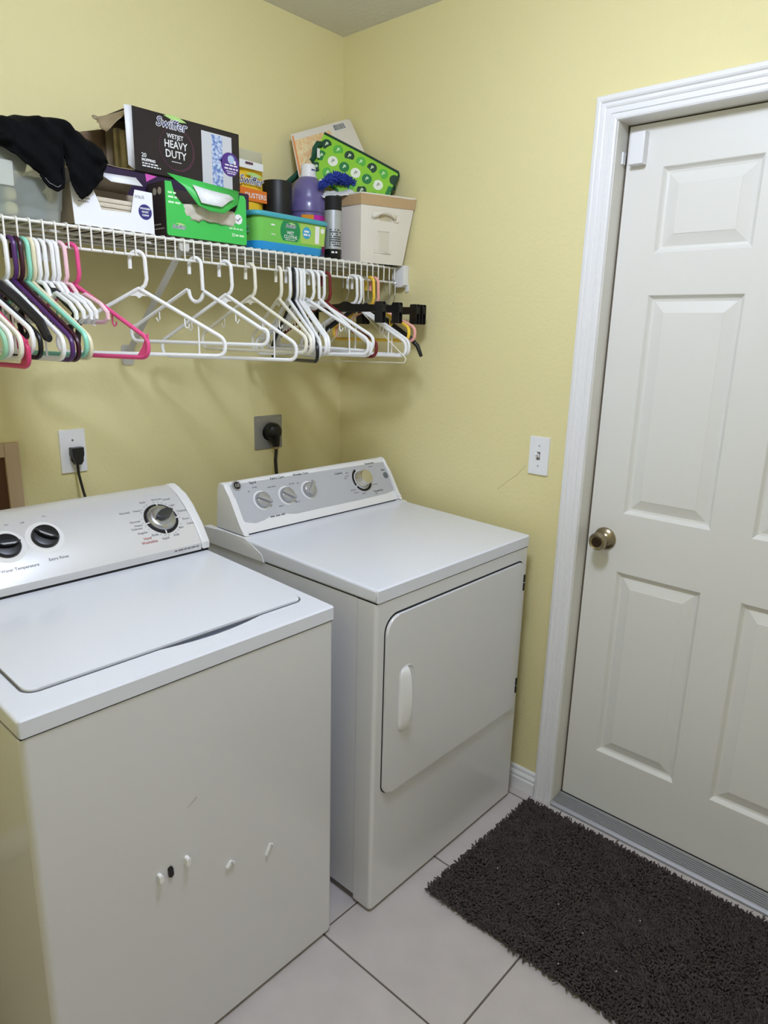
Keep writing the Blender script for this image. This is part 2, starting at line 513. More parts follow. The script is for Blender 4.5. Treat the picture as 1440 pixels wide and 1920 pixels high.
# worktop with the finger scoop cut in front of the lid
tk = MB()
tk.prism([(WF, 0.8675), (WF, WT - 0.004), (WF + 0.004, WT), (WB, wdeck(WB)), (WB, 0.8675)], WL, WR, Myz(0), bevel=0.007, seg=3)
top = tk.build('top_deck', M_apptop, washer)
LX0, LX1, LYF, LYB = -1.493, -0.886, -0.795, -0.402
Mdeck = frame((0, LYF, wdeck(LYF)), (1, 0, 0), (0, 1, 0.036))       # on the sloping deck
LDP = (LYB - LYF)
scoop = []
for k in range(25):
    t = k / 24
    scoop.append((-1.285 + 0.31 * t, 0.002 - 0.0195 * math.sin(PI * t) ** 1.2))
def bool_cut(o, mb, parent):
    c = mb.build('cutter', M_dark, parent)
    md = o.modifiers.new('cut', 'BOOLEAN'); md.operation = 'DIFFERENCE'; md.object = c; md.solver = 'EXACT'
    dg = bpy.context.evaluated_depsgraph_get()
    me = bpy.data.meshes.new_from_object(o.evaluated_get(dg))
    o.modifiers.clear()
    o.data = me
    me.set_sharp_from_angle(angle=math.radians(38))
    bpy.data.objects.remove(c)
    wn = o.modifiers.new('weighted normals', 'WEIGHTED_NORMAL'); wn.keep_sharp = True
bool_cut(top, MB().prism(scoop + [(-0.975, 0.03), (-1.285, 0.03)], -0.011, 0.03, Mdeck), washer)
# groove round the lid, then the lid itself
gv = MB().prism(rrect(LX0 - 0.0036, LX1 + 0.0036, -0.0036, LDP + 0.0036, 0.026), -0.002, 0.0004, Mdeck)
gv.build('lid_groove', mat('groove_shadow', (96, 97, 100), 0.7), washer)
ld = MB().prism(rrect(LX0, LX1, 0, LDP, 0.023), -0.003, 0.0052, Mdeck, bevel=0.004, seg=3, caps_bevel_only=True)
lid = ld.build('lid', M_apptop, washer)
MB().box(WL + 0.004, WR - 0.004, WF + 0.004, WB - 0.004, 0.8636, 0.868).build('cap_seam_shade', M_dark, washer)  # dark plate that stands for the shade in the seam under the cap
# console
WCP = [(-0.168, 0.918), (-0.374, 0.926), (-0.3745, 0.944), (-0.345, 0.987), (-0.300, 1.030), (-0.262, 1.058), (-0.235, 1.072), (-0.214, 1.0775), (-0.198, 1.0750), (-0.168, 1.030)]
SEAM = -0.8765
face = [(y + 0.0025 if y < -0.2 else y, z - 0.0015) for y, z in WCP]
MB().prism(face, WL + 0.0245, SEAM - 0.0008, Myz(0)).build('console', M_pearl, washer, angle=30)
MB().prism(WCP, SEAM, WR + 0.002, Myz(0), bevel=0.006, seg=3).build('end_cap', M_plastic, washer, angle=30)
MB().prism(WCP, WL - 0.002, WL + 0.024, Myz(0), bevel=0.006, seg=3).build('end_cap', M_plastic, washer, angle=30)
MB().box(WL + 0.004, WR - 0.002, -0.370, -0.18, 0.905, 0.9245).build('console_gap_shade', M_dark, washer)  # dark box that stands for the shade in the gap below the console
for sx in (WL + 0.05, WR - 0.05):
    for sy in (WF + 0.05, WB - 0.05):
        MB().lathe([(0, 0), (0.018, 0), (0.018, 0.006), (0.010, 0.008), (0.010, 0.0125), (0, 0.0125)], Matrix.Translation((sx, sy, 0)), 16).build('foot', M_blackm, washer)
MB().box(WL + 0.02, WR - 0.02, WF + 0.02, WB - 0.02, 0.0085, 0.013).build('base_frame', M_dark, washer)

def face_frame(prof, x, z):
    for (ya, za), (yb, zb) in zip(prof, prof[1:]):
        if za <= z <= zb and ya > -0.4:
            t = (z - za) / (zb - za)
            return frame((x, ya + (yb - ya) * t, z), (1, 0, 0), (0, yb - ya, zb - za))
wface = face[1:8]
def wf_at(x, z, lift=0.0):
    M = face_frame(wface, x, z)
    return M @ Matrix.Translation((0, 0, lift))
def rotz(a): return Matrix.Rotation(a, 4, 'Z')
# cycle dial
Md = wf_at(-0.957, 1.013)
ring = MB().lathe([(0.0385, 0.0), (0.0385, 0.0022), (0.0395, 0.003), (0.0455, 0.003), (0.0465, 0.0)], Md @ Matrix.Translation((0, 0, -0.0015)), 48).build('dial_ring', M_black, washer)
nt_ = MB()
for a in (82, 352, 262, 190):
    nt_.prism([(0.0375, -0.002), (0.049, -0.0012), (0.049, 0.0012), (0.0375, 0.002)], 0.0015, 0.0026, Md @ rotz(math.radians(a)))
stuff(nt_.build('dial_notch', M_print_w, washer))
dial = MB().lathe([(0.0, 0.0), (0.038, 0.0), (0.0385, 0.004), (0.036, 0.009), (0.029, 0.0115), (0.024, 0.013), (0.0225, 0.016), (0.0, 0.0165)], Md, 48).build('cycle_knob', M_chrome, washer, angle=50)
grip = [(-0.026, 0.0), (-0.018, -0.0095), (-0.004, -0.0135), (0.012, -0.0125), (0.022, -0.007), (0.0275, 0.0), (0.022, 0.007), (0.012, 0.0115), (-0.004, 0.0115), (-0.018, 0.0070)]
MB().prism(grip, 0.0145, 0.031, Md @ rotz(math.radians(14)), bevel=0.003, seg=2, caps_bevel_only=True).build('grip', mat('dark_chrome', (92, 94, 98), 0.22, metal=0.85), dial)
lets = MB(); pr_ = MB(); red = MB()
for k in range(30):
    a = math.radians(12 * k + 4)
    if k % 5 == 3: continue
    lets.prism([(0.0505, -0.0006), (0.0545, -0.0006), (0.0545, 0.0006), (0.0505, 0.0006)], 0.0, 0.0003, Md @ rotz(a))
lab = [('Normal', -0.072, 0.004), ('Heavy', -0.068, -0.008), ('Delicate', -0.076, -0.017), ('Regular', -0.066, -0.031), ('Rinse', -0.037, -0.044), ('Rapid', -0.012, -0.061), ('Soak', 0.020, -0.057), ('Spin', 0.041, -0.037),
       ('Casual', 0.073, -0.030), ('Rinse', 0.066, -0.014), ('Delicate', 0.068, 0.012), ('Light', 0.048, 0.033), ('Casual', 0.043, 0.053), ('Normal', 0.016, 0.057), ('Soak', -0.025, 0.055), ('Heavy', -0.052, 0.034), ('Normal', -0.086, 0.034)]
def on_w(dx, dz):
    """a point of the curved console face, dx along and dz up from the dial centre"""
    z = 1.013 + dz * 0.70
    return wf_at(-0.957 + dx, max(0.932, min(1.072, z)))
for s, dx, dz in lab:
    text_into(pr_, s, on_w(dx, dz), 0.0088, bold=0.0001)
text_into(red, 'Hand', on_w(-0.060, -0.050), 0.0100, bold=0.0001)
text_into(red, 'Washables', on_w(-0.058, -0.063), 0.0100, bold=0.0001)
stuff(lets.build('dial_ticks', M_print_g, washer)); stuff(pr_.build('dial_lettering', M_print_g, washer)); stuff(red.build('red_lettering', M_print_r, washer))
tl = MB()
small_lines(tl, on_w(0.0, -0.11), -0.0, 0.075, 0, 0.004)
for kx, kz, s, rot in ((-1.251, 1.020, 'Extra Rinse', -38), (-1.337, 1.016, 'Water Temperature', -4)):
    Mq = wf_at(kx, kz)
    MB().lathe([(0.0, 0.0012), (0.040, 0.0012), (0.0425, 0.0), (0.0425, -0.003)], Mq, 40).build('knob_skirt', M_print_w, washer)
    kb = MB().lathe([(0.0, 0.0), (0.0305, 0.001), (0.0305, 0.006), (0.028, 0.011), (0.0235, 0.012), (0.0, 0.012)], Mq, 36).build('option_knob', M_black, washer, angle=50)
    g2 = [(-0.0265, 0.0), (-0.014, -0.0085), (0.0, -0.0105), (0.014, -0.0085), (0.0265, 0.0), (0.014, 0.006), (0, 0.0075), (-0.014, 0.006)]
    MB().prism(g2, 0.0115, 0.024, Mq @ rotz(math.radians(rot)), bevel=0.0025, caps_bevel_only=True).build('grip', M_black, kb)
    MB().prism([(-0.017, -0.0045), (0.017, -0.0045), (0.012, -0.0085), (-0.012, -0.0085)], 0.0246, 0.0252, Mq @ rotz(math.radians(rot))).build('pointer', M_satin, kb)
    text_into(tl, s, wf_at(kx + 0.010, kz - 0.043), 0.0098, bold=0.0001)
    text_into(tl, 'Off', wf_at(kx - 0.032, kz + 0.032), 0.007)
    text_into(tl, 'On', wf_at(kx + 0.020, kz + 0.037), 0.007)
stuff(tl.build('lettering', M_print_g, washer))
# scratch on the front
MB().tube([(-1.250, WF + 0.0020, 0.586), (-1.237, WF + 0.0019, 0.592), (-1.226, WF + 0.0019, 0.600)], [0.0002, 0.0005, 0.0007], n=4).build('scratch', mat('scratch', (128, 124, 116), 0.8), washer)

# small magnets on the washer front
def pill(mb, cx, cz, w, h, th, tilt):
    M = frame((cx, WF + 0.0024, cz), (math.cos(tilt), 0, math.sin(tilt)), (-math.sin(tilt), 0, math.cos(tilt)))
    r = min(w, h) * 0.48
    mb.prism(rrect(-w / 2, w / 2, -h / 2, h / 2, r), 0, th, M, bevel=min(0.003, th * 0.4), seg=2, caps_bevel_only=True)
    return M
Y0 = WF + 0.002
def magnet(label, cx, cz, w, h, th, tilt, m, lip=None):
    t = thing('magnet', (cx, Y0, cz), label, 'magnet', 'magnets on the washer front')
    mb = MB(); M = pill(mb, cx, cz, w, h, th, tilt); mb.build('body', m, t)
    if lip:
        MB().box(*lip, M=M, bevel=0.001).build('lip', m, t)
M_mag = mat('white_magnet', (244, 244, 244), 0.35)
magnet('short white peg magnet, lowest on the washer front and beside the black one', -1.316, 0.468, 0.0085, 0.019, 0.011, 0.05, M_mag)
magnet('black oval magnet on the washer front between two white pegs', -1.292, 0.466, 0.0105, 0.025, 0.004, 0.06, M_black)
magnet('short white peg magnet above and beside the black oval magnet', -1.257, 0.471, 0.0090, 0.020, 0.012, -0.10, M_mag)
magnet('bent white magnet like a chevron in the middle of the washer front', -1.158, 0.398, 0.0058, 0.018, 0.006, -0.75, M_mag, (-0.0025, 0.0105, 0.0045, 0.0095, 0.0008, 0.006))
magnet('thin white slanting magnet with a hooked end near the washer edge', -1.054, 0.371, 0.0050, 0.029, 0.005, -0.50, M_mag, (-0.0025, 0.008, 0.0105, 0.0145, 0.0008, 0.005))

# ---------------------------------------------------------------- dryer
DL, DR, DF, DBK = -0.749, -0.0636, -0.8986, -0.19
DTOP = 0.9169
def ddeck(y): return DTOP + 0.030 * (y - DF)
dryer = thing('clothes_dryer', ((DL + DR) / 2, (DF + DBK) / 2, 0), 'white front loading clothes dryer with a grey control panel', 'clothes dryer')
MB().box(DL + 0.0015, DR - 0.0015, -0.8345, DBK, 0.022, 0.8805, bevel=0.002).build('cabinet', M_app, dryer)
fp = MB()
fp.prism(rrect(DL, DR, DF, -0.8362, (0.010, 0.010, 0.001, 0.001)), 0.0118, 0.8795, bevel=0.003, seg=2)
fp.build('front_panel', M_app, dryer)
MB().prism([(DF - 0.0015, 0.8825), (DF - 0.0015, DTOP - 0.004), (DF + 0.003, DTOP), (-0.25, ddeck(-0.25)), (-0.25, 0.8825)], DL - 0.001, DR + 0.001, Myz(0), bevel=0.007, seg=3).build('top', M_apptop, dryer)
FOOT = [(-0.195, 0.8825), (-0.478, 0.8825), (-0.470, 0.903), (-0.445, 0.914), (-0.415, 0.926), (-0.392, 0.9345), (-0.300, 0.9345), (-0.195, 0.930)]
DCP = [(-0.388, 0.9365), (-0.380, 0.946), (-0.370, 0.957), (-0.352, 0.985), (-0.322, 1.034), (-0.300, 1.066), (-0.292, 1.0725), (-0.281, 1.0745), (-0.268, 1.0710), (-0.258, 1.055), (-0.250, 0.9365)]
for xa, xb, xc, xd in ((DL - 0.0026, DL + 0.020, DL + 0.003, DL + 0.022), (DR - 0.020, DR + 0.0026, DR - 0.014, DR - 0.001)):
    MB().prism(FOOT, xa, xb, Myz(0), bevel=0.0015, seg=2).build('console_foot', M_plastic, dryer, angle=30)
    MB().prism(DCP, xc, xd, Myz(0), bevel=0.008, seg=4).build('end_cap', M_plastic, dryer, angle=30)
DFP = [(-0.255, 0.90), (-0.3715, 0.9360), (-0.3735, 0.9375), (-0.370, 0.940), (-0.2945, 1.0690), (-0.289, 1.0725), (-0.281, 1.0735), (-0.268, 1.0700), (-0.259, 1.054)]
MB().prism(DFP, DL + 0.016, DR - 0.010, Myz(0)).build('console', M_plastic, dryer, angle=30)
MB().box(DL + 0.014, DR - 0.014, -0.3712, -0.25, 0.905, 0.9362).build('console_gap_shade', M_dark, dryer)  # shade line between console and top, drawn as a dark box
Mdf = frame((0, -0.370, 0.940), (1, 0, 0), (0, 0.072, 0.123)) @ Matrix.Translation((0, 0, 0.0002))
MB().box(DL + 0.003, DR - 0.003, DF + 0.003, DBK - 0.003, 0.879, 0.883).build('cap_seam_shade', M_dark, dryer)  # shade in the seam below the top, drawn as a dark plate
# grey panel with its wavy lower edge
gp = [(-0.7298, 0.1504), (-0.7385, 0.0909), (-0.7336, 0.0524), (-0.7179, 0.0314), (-0.6841, 0.0216), (-0.6516, 0.0254), (-0.6244, 0.0338), (-0.5835, 0.0349), (-0.5515, 0.0273), (-0.53, 0.0234), (-0.4329, 0.0238), (-0.24, 0.0224), (-0.1188, 0.0242), (-0.0793, 0.0301), (-0.056, 0.0469), (-0.0479, 0.0889), (-0.0582, 0.1233), (-0.0786, 0.1383)]
gx = [p[0] for p in gp]
gp = [(max(DL + 0.020, min(DR - 0.013, p[0])), max(0.012, min(0.1470, p[1]))) for p in gp]
MB().prism(gp, -0.001, 0.0006, Mdf).build('control_panel', M_greyp, dryer)
dk = MB(); dg_ = MB(); dwt = MB()
def dknob(c, rot, big=False):
    M = Mdf @ Matrix.Translation((c[0], c[1], 0.0006))
    if not big:
        MB().lathe([(0.0, 0.0008), (0.0300, 0.0008), (0.0300, 0.0)], M, 40).build('knob_skirt', M_print_w, dryer)
        k = MB().lathe([(0.0, 0.0), (0.0245, 0.0), (0.0245, 0.005), (0.0225, 0.013), (0.020, 0.0145), (0.0, 0.0145)], M, 36).build('option_knob', M_satin, dryer, angle=45)
        MB().prism([(-0.023, -0.0075), (0.0258, -0.0042), (0.0258, 0.0042), (-0.023, 0.0075)], 0.013, 0.022, M @ rotz(math.radians(rot)), bevel=0.002, caps_bevel_only=True).build('grip', M_satin, k)
    else:
        MB().lathe([(0.0, 0.0012), (0.0325, 0.0012), (0.0325, 0.0)], M, 40).build('knob_skirt', M_print_w, dryer)
        MB().lathe([(0.0, 0.0), (0.0310, 0.0015), (0.0290, 0.008), (0.0265, 0.012), (0.0255, 0.027), (0.0235, 0.030), (0.0, 0.0325)], M, 44).build('cycle_knob', mat('champagne_knob', (206, 202, 190), 0.24, metal=0.85), dryer, angle=45)
        arcs = MB()
        for a0, a1 in ((112, 205), (214, 330)):
            n = 14
            ou = [(0.0425 * math.cos(math.radians(a0 + (a1 - a0) * i / n)), 0.0425 * math.sin(math.radians(a0 + (a1 - a0) * i / n))) for i in range(n + 1)]
            inn = [(0.0345 * math.cos(math.radians(a0 + (a1 - a0) * i / n)), 0.0345 * math.sin(math.radians(a0 + (a1 - a0) * i / n))) for i in range(n + 1)]
            for i in range(n):
                arcs.prism([inn[i], ou[i], ou[i + 1], inn[i + 1]], 0.0, 0.0006, M)
        stuff(arcs.build('dial_arc', M_black, dryer))
K1, K2, K3, K4 = (-0.6366, 0.0852), (-0.5431, 0.0853), (-0.4508, 0.0884), (-0.2113, 0.09)
dknob(K1, -32); dknob(K2, -36); dknob(K3, 48); dknob(K4, 0, True)
def dtext(mb, s, p, size, **k): text_into(mb, s, Mdf @ Matrix.Translation((p[0], p[1], 0.0006)), size, **k)
dtext(dk, 'Signal', (-0.6479, 0.1431), 0.0112)
dtext(dk, 'Fabric Care', (-0.5549, 0.1451), 0.0112)
dtext(dk, 'Wrinkle Care', (-0.4611, 0.1444), 0.0112)
dtext(dk, 'Cottons', (-0.3054, 0.1246), 0.0105, bold=0.0)
dtext(dk, 'Dewrinkle', (-0.1486, 0.141), 0.0105, bold=0.0)
dtext(dk, 'Timed Dry', (-0.1545, 0.0399), 0.0105, bold=0.0)
dtext(dk, 'Start', (-0.0962, 0.1099), 0.0095, bold=0.0001)
for p, w in (((-0.6465, 0.1276), 0.016), ((-0.586, 0.12), 0.03), ((-0.5073, 0.1187), 0.022), ((-0.5765, 0.0561), 0.016), ((-0.5101, 0.0586), 0.016), ((-0.6716, 0.118), 0.006), ((-0.4843, 0.117), 0.008), ((-0.4242, 0.1172), 0.006), ((-0.2727, 0.1105), 0.016), ((-0.2808, 0.1039), 0.014), ((-0.2674, 0.1213), 0.012), ((-0.2674, 0.0596), 0.022), ((-0.2577, 0.0485), 0.022), ((-0.1581, 0.0643), 0.022), ((-0.1493, 0.1291), 0.02), ((-0.2229, 0.041), 0.02), ((-0.1667, 0.0319), 0.012)):
    small_lines(dg_, Mdf @ Matrix.Translation((p[0], p[1], 0.0006)), -w / 2, w / 2, 0, 0.0034)
pt = (-0.6, 0.0344)
small_lines(dg_, Mdf @ Matrix.Translation((pt[0], pt[1] - 0.004, 0.0)), -0.028, 0.028, 0, 0.005)
stuff(dk.build('lettering', M_print_k, dryer)); stuff(dg_.build('small_print', M_print_g, dryer))
pb = (-0.0918, 0.0889)
Mb = Mdf @ Matrix.Translation((pb[0], pb[1], 0.0006))
MB().lathe([(0.0, 0.003), (0.009, 0.003), (0.0115, 0.0015), (0.0115, 0.0)], Mb, 24).build('start_button', mat('start_button', (110, 114, 120), 0.3), dryer)
lg = (-0.7047, 0.1416)
Mb = Mdf @ Matrix.Translation((max(lg[0], DL + 0.036), lg[1], 0.0006))
badge = MB().lathe([(0.0, 0.0015), (0.0145, 0.0015), (0.0155, 0.0)], Mb, 32).build('badge', M_black, dryer)
bd = MB().lathe([(0.0115, 0.0017), (0.0138, 0.0022), (0.0152, 0.0017)], Mb, 32)
text_into(bd, 'GE', Mb @ Matrix.Translation((0, 0, 0.0016)), 0.0130, bold=0.0002, shear=0.25)
bd.build('badge_emblem', M_satin, badge)
# door
FX0, FX1, FZ0, FZ1 = -0.7165, -0.094, 0.347, 0.8385
Mfr = frame((0, DF, 0), (1, 0, 0), (0, 0, 1))         # local z points to the photographer's side
ddr = MB().prism(rrect(FX0, FX1, FZ0, FZ1, (0.030, 0.006, 0.022, 0.045), 8), 0.0008, 0.0085, Mfr, bevel=0.004, seg=3, caps_bevel_only=True).build('door', M_app, dryer)
MB().prism(rrect(FX0 - 0.0028, FX1 + 0.001, FZ0 - 0.0015, FZ1 + 0.0048, (0.031, 0.006, 0.022, 0.047), 8), -0.001, 0.0012, Mfr).build('door_gap', M_dark, ddr)
hs = MB()
for z in (0.772, 0.424):
    for k in range(2):
        MB().box(FX1 - 0.0020, FX1 + 0.0045, DF - 0.0115, DF - 0.001, z - 0.026 + k * 0.027, z - 0.002 + k * 0.027, bevel=0.001, seg=1).build('hinge_knuckle', M_blackm, ddr)
# handle: a lip that swells out of a capsule shaped recess
HX, HZ0, HZ1 = -0.668, 0.508, 0.690
hw, hr = 0.056, 0.024
rows = []
NU, NV = 26, 30
for i in range(NV + 1):
    v = i / NV
    z = HZ0 + (HZ1 - HZ0) * v
    e = min(z - HZ0, HZ1 - z)
    inset = hr - math.sqrt(max(0, hr * hr - max(0, hr - e) ** 2))
    row = []
    xa, xb = HX + inset * 0.9, HX + hw - inset * 0.9
    for j in range(NU + 1):
        u = j / NU
        x = xa + (xb - xa) * u
        zz = math.sin(PI * v) ** 0.45
        if u < 0.08: h = 0.010 * (u / 0.08) ** 0.5
        elif u < 0.56: h = 0.010 + 0.010 * (u - 0.08) / 0.48
        elif u < 0.62: h = 0.020 * (0.62 - u) / 0.06 - 0.004 * (u - 0.56) / 0.06
        else: h = -0.004 + 0.004 * (u - 0.62) / 0.38
        row.append(Mfr @ Vector((x, z, 0.0084 + max(h, -0.004) * zz + 0.0004)))
    rows.append(row)
MB().grid(rows).build('handle', M_plastic, ddr, angle=50)
rim = MB()
pts = rrect(HX, HX + hw, HZ0, HZ1, hr, 8)
rim.tube([Mfr @ Vector((p[0], p[1], 0.0086)) for p in pts], 0.0016, n=6, closed=True)
rim.build('handle_rim', M_app, ddr)
for sx in (DL + 0.05, DR - 0.05):
    for sy in (DF + 0.05, DBK - 0.05):
        MB().lathe([(0, 0), (0.018, 0), (0.018, 0.006), (0.010, 0.009), (0.010, 0.022), (0, 0.022)], Matrix.Translation((sx, sy, 0)), 16).build('foot', M_blackm, dryer)
MB().box(DL + 0.03, DR - 0.03, DF + 0.05, DBK - 0.03, 0.016, 0.024).build('base_frame', M_dark, dryer)

# ---------------------------------------------------------------- wall plates, plugs, cords
def plate(t, x0, x1, z0, z1, m, wall='back', th=0.006):
    if wall == 'back':
        M = frame(((x0 + x1) / 2, 0, (z0 + z1) / 2), (1, 0, 0), (0, 0, 1))
    else:
        M = frame((0, (x0 + x1) / 2, (z0 + z1) / 2), (0, -1, 0), (0, 0, 1))
    w, h = abs(x1 - x0) / 2, (z1 - z0) / 2
    mb = MB().prism(rrect(-w, w, -h, h, 0.003, 3), 0.0, th, M, bevel=0.0022, seg=2, caps_bevel_only=True)
    mb.build('plate', m, t)
    return M @ Matrix.Translation((0, 0, th))
def screw(mb, M, x, y, r=0.0032):
    mb.lathe([(0.0, 0.0008), (r * 0.8, 0.0008), (r, 0.0)], M @ Matrix.Translation((x, y, 0)), 12)
sw = thing('light_switch', (0, -0.873, 1.15), 'white single toggle light switch on the yellow wall beside the door', 'light switch')
Ms = plate(sw, -0.840, -0.907, 1.0915, 1.208, M_plate, 'right')
s_ = MB(); screw(s_, Ms, 0, 0.031); screw(s_, Ms, 0, -0.031); s_.build('screw', mat('screw_paint', (190, 190, 190), 0.4, metal=0.4), sw).__setitem__('kind', 'stuff')
MB().box(-0.0055, 0.0055, -0.0125, 0.0125, -0.001, 0.0006, M=Ms).build('toggle_slot', mat('slot', (120, 116, 110), 0.6), sw)
MB().prism([(0.0, -0.006), (0.0, 0.004), (0.014, 0.011), (0.016, 0.006)], -0.0042, 0.0042, Ms @ Matrix(((0, 0, 1, 0), (0, 1, 0, 0), (1, 0, 0, 0), (0, 0, 0, 1))), bevel=0.001).build('toggle', M_plate, sw)
ow = thing('wall_outlet', (-1.0375, 0, 1.16), 'white wall outlet plate with a black plug above the washer', 'outlet')
Mo = plate(ow, -1.0735, -1.0015, 1.1005, 1.221, M_plate)
s_ = MB(); screw(s_, Mo, 0.0, 0.0305); s_.build('screw', mat('screw_grey', (140, 138, 130), 0.4, metal=0.6), ow)
MB().lathe([(0.0, 0.0012), (0.0165, 0.0012), (0.0175, 0.0)], Mo @ Matrix.Translation((0.001, -0.0045, 0)), 28).build('socket', M_plate, ow)
od = thing('dryer_outlet', (-0.351, 0, 1.155), 'grey steel outlet plate with a round black plug above the dryer', 'outlet')
Mod = plate(od, -0.411, -0.2915, 1.0965, 1.2135, M_steelplate, th=0.004)
s_ = MB(); screw(s_, Mod, -0.045, 0.045); screw(s_, Mod, 0.045, -0.045); screw(s_, Mod, -0.045, -0.045); screw(s_, Mod, 0.045, 0.045); stuff(s_.build('screw', M_chrome, od))
MB().lathe([(0.0, 0.0015), (0.027, 0.0015), (0.028, 0.0)], Mod, 32).build('socket', M_black, od)
# washer plug
pw = thing('power_cord', (-1.036, -0.010, 1.155), 'thin black washer cord with a square plug in the white outlet', 'power cord')
MB().prism([(-0.0165, 0.0145), (0.0165, 0.0145), (0.0165, -0.006), (0.009, -0.022), (0.0075, -0.033), (-0.0075, -0.033), (-0.009, -0.022), (-0.0165, -0.006)], 0.0012, 0.026, Mo @ Matrix.Translation((0.003, -0.0025, 0)), bevel=0.003, seg=2).build('plug', M_black, pw)
MB().tube([(-1.0355, -0.020, 1.128), (-1.0353, -0.021, 1.10), (-1.033, -0.026, 1.075), (-1.031, -0.032, 1.05), (-1.027, -0.05, 1.0), (-1.024, -0.085, 0.93), (-1.022, -0.13, 0.86), (-1.02, -0.15, 0.75), (-1.02, -0.15, 0.60)], 0.0037, n=10).build('cord', M_black, pw)
# dryer plug
pd = thing('power_cord', (-0.345, -0.010, 1.15), 'thick black dryer cord with a round angled plug in the grey outlet', 'power cord')
Mp = Mod @ Matrix.Translation((0.006, 0.004, 0.0015))
MB().lathe([(0.0, 0.0), (0.030, 0.0), (0.0315, 0.006), (0.030, 0.024), (0.024, 0.034), (0.012, 0.039), (0.0, 0.040)], Mp, 32).build('plug', M_black, pd)
MB().tube([Mp @ Vector((0.001, -0.004, 0.020)), Mp @ Vector((0.005, -0.030, 0.021)), Mp @ Vector((0.007, -0.052, 0.022))], [0.021, 0.0165, 0.0125], n=14).build('plug_neck', M_black, pd)
p0 = Mp @ Vector((0.007, -0.050, 0.022))
MB().tube([p0, p0 + Vector((0.001, 0, -0.010))], 0.0098, n=14).build('strain_relief', mat('strain_clip', (170, 150, 112), 0.4, metal=0.5), pd)
MB().tube([p0 + Vector((0, 0, 0.004)), (-0.339, -0.028, 1.09), (-0.3475, -0.034, 1.06), (-0.351, -0.042, 1.02), (-0.350, -0.06, 0.96), (-0.35, -0.10, 0.88), (-0.35, -0.13, 0.75), (-0.35, -0.13, 0.55)], 0.0078, n=12, flat=0.6).build('cord', M_black, pd)
# supply box at the edge of the picture
sb = thing('supply_box', (-1.33, 0, 1.08), 'tan framed brown supply box in the yellow wall behind the washer', 'utility box')
fb = MB()
X0, X1, Z0, Z1, FWD = -1.49, -1.181, 0.955, 1.2, 0.036
fb.box(X1 - FWD, X1, -0.012, 0, Z0, Z1, bevel=0.002); fb.box(X0, X0 + FWD, -0.012, 0, Z0, Z1, bevel=0.002)
fb.box(X0 + FWD, X1 - FWD, -0.012, 0, Z1 - FWD, Z1, bevel=0.002); fb.box(X0 + FWD, X1 - FWD, -0.012, 0, Z0, Z0 + FWD, bevel=0.002)
fb.build('frame', M_tan, sb)
MB().box(X0 + FWD - 0.002, X1 - FWD + 0.002, -0.004, 0, Z0 + FWD - 0.002, Z1 - FWD + 0.002).build('back_panel', M_brown, sb)

# door alarm sensor
sn = thing('door_sensor', (XD, -1.065, 1.98), 'small white door alarm sensor on the top corner of the panel door', 'sensor')
Mn = frame((XD, -1.0655, 1.985), (0, -1, 0), (0, 0, 1))
snb = MB()
a = [(-0.0195, -0.040), (0.0195, -0.040), (0.0195, 0.038), (-0.0195, 0.038)]
snb.prism(a, 0.0, 0.026, Mn, bevel=0.004, seg=2, caps_bevel_only=True)
snb.build('housing', M_plastic, sn)
mg = thing('sensor_magnet', (0.042, -1.030, 1.965), 'tiny white magnet block on the jamb beside the door sensor', 'magnet')
MB().box(0.034, 0.050, JY - 0.005, JY + 0.0002, 1.950, 1.980, bevel=0.001).build('block', M_plastic, mg)

# ---------------------------------------------------------------- shag rug
rug = thing('rug', (-0.315, -1.39, 0), 'dark brown chenille shag rug lying in front of the panel door', 'rug')
RX0, RX1, RY0, RY1 = -0.583, -0.048, -1.838, -0.966
M_rug = mat('brown_chenille', (78, 70, 69), 0.95, spec=0.15, vary=0.22, vscale=40)
MB().box(RX0 + 0.004, RX1 - 0.004, RY0 + 0.004, RY1 - 0.004, 0.0005, 0.008).build('backing', mat('rug_backing', (40, 36, 36), 0.95), rug)
st = 0.0053
gx, gy = np.meshgrid(np.arange(RX0, RX1, st), np.arange(RY0, RY1, st * 0.95))
B = np.stack([gx.ravel(), gy.ravel()], 1)
B += rng.normal(0, st * 0.28, B.shape)
N = len(B)
# combed patches: a slow angle field
ang = np.array([noise.noise(Vector((p[0] * 6, p[1] * 6, 3.1))) * 5.0 + noise.noise(Vector((p[0] * 17, p[1] * 17, 9.7))) * 1.6 for p in B]) + 2.2
amt = np.array([0.75 + 0.5 * noise.noise(Vector((p[0] * 9, p[1] * 9, 21.0))) for p in B])
D = np.stack([np.cos(ang) * amt, np.sin(ang) * amt, np.full(N, 0.75)], 1) + rng.normal(0, 0.28, (N, 3))
D[:, 2] = np.maximum(D[:, 2], 0.15)
# at the border the yarn leans outward
ex = np.clip((np.abs(B[:, 0] - (RX0 + RX1) / 2) - (RX1 - RX0) / 2 + 0.025) / 0.025, 0, 1) * np.sign(B[:, 0] - (RX0 + RX1) / 2)
ey = np.clip((np.abs(B[:, 1] - (RY0 + RY1) / 2) - (RY1 - RY0) / 2 + 0.025) / 0.025, 0, 1) * np.sign(B[:, 1] - (RY0 + RY1) / 2)
D[:, 0] = D[:, 0] * (1 - np.abs(ex)) + ex * 0.75; D[:, 1] = D[:, 1] * (1 - np.abs(ey)) + ey * 0.75
base = np.concatenate([B, np.full((N, 1), 0.008)], 1)
V, Q, T = noodles(base, D, rng.uniform(0.0085, 0.0125, N), np.full(N, 0.0024), nside=6, nseg=3, curl=0.45)
V[:, 2] = np.maximum(V[:, 2], 0.0012)
pile = raw_mesh('pile', V, Q, T, M_rug, rug); pile['kind'] = 'stuff'
lint = MB()
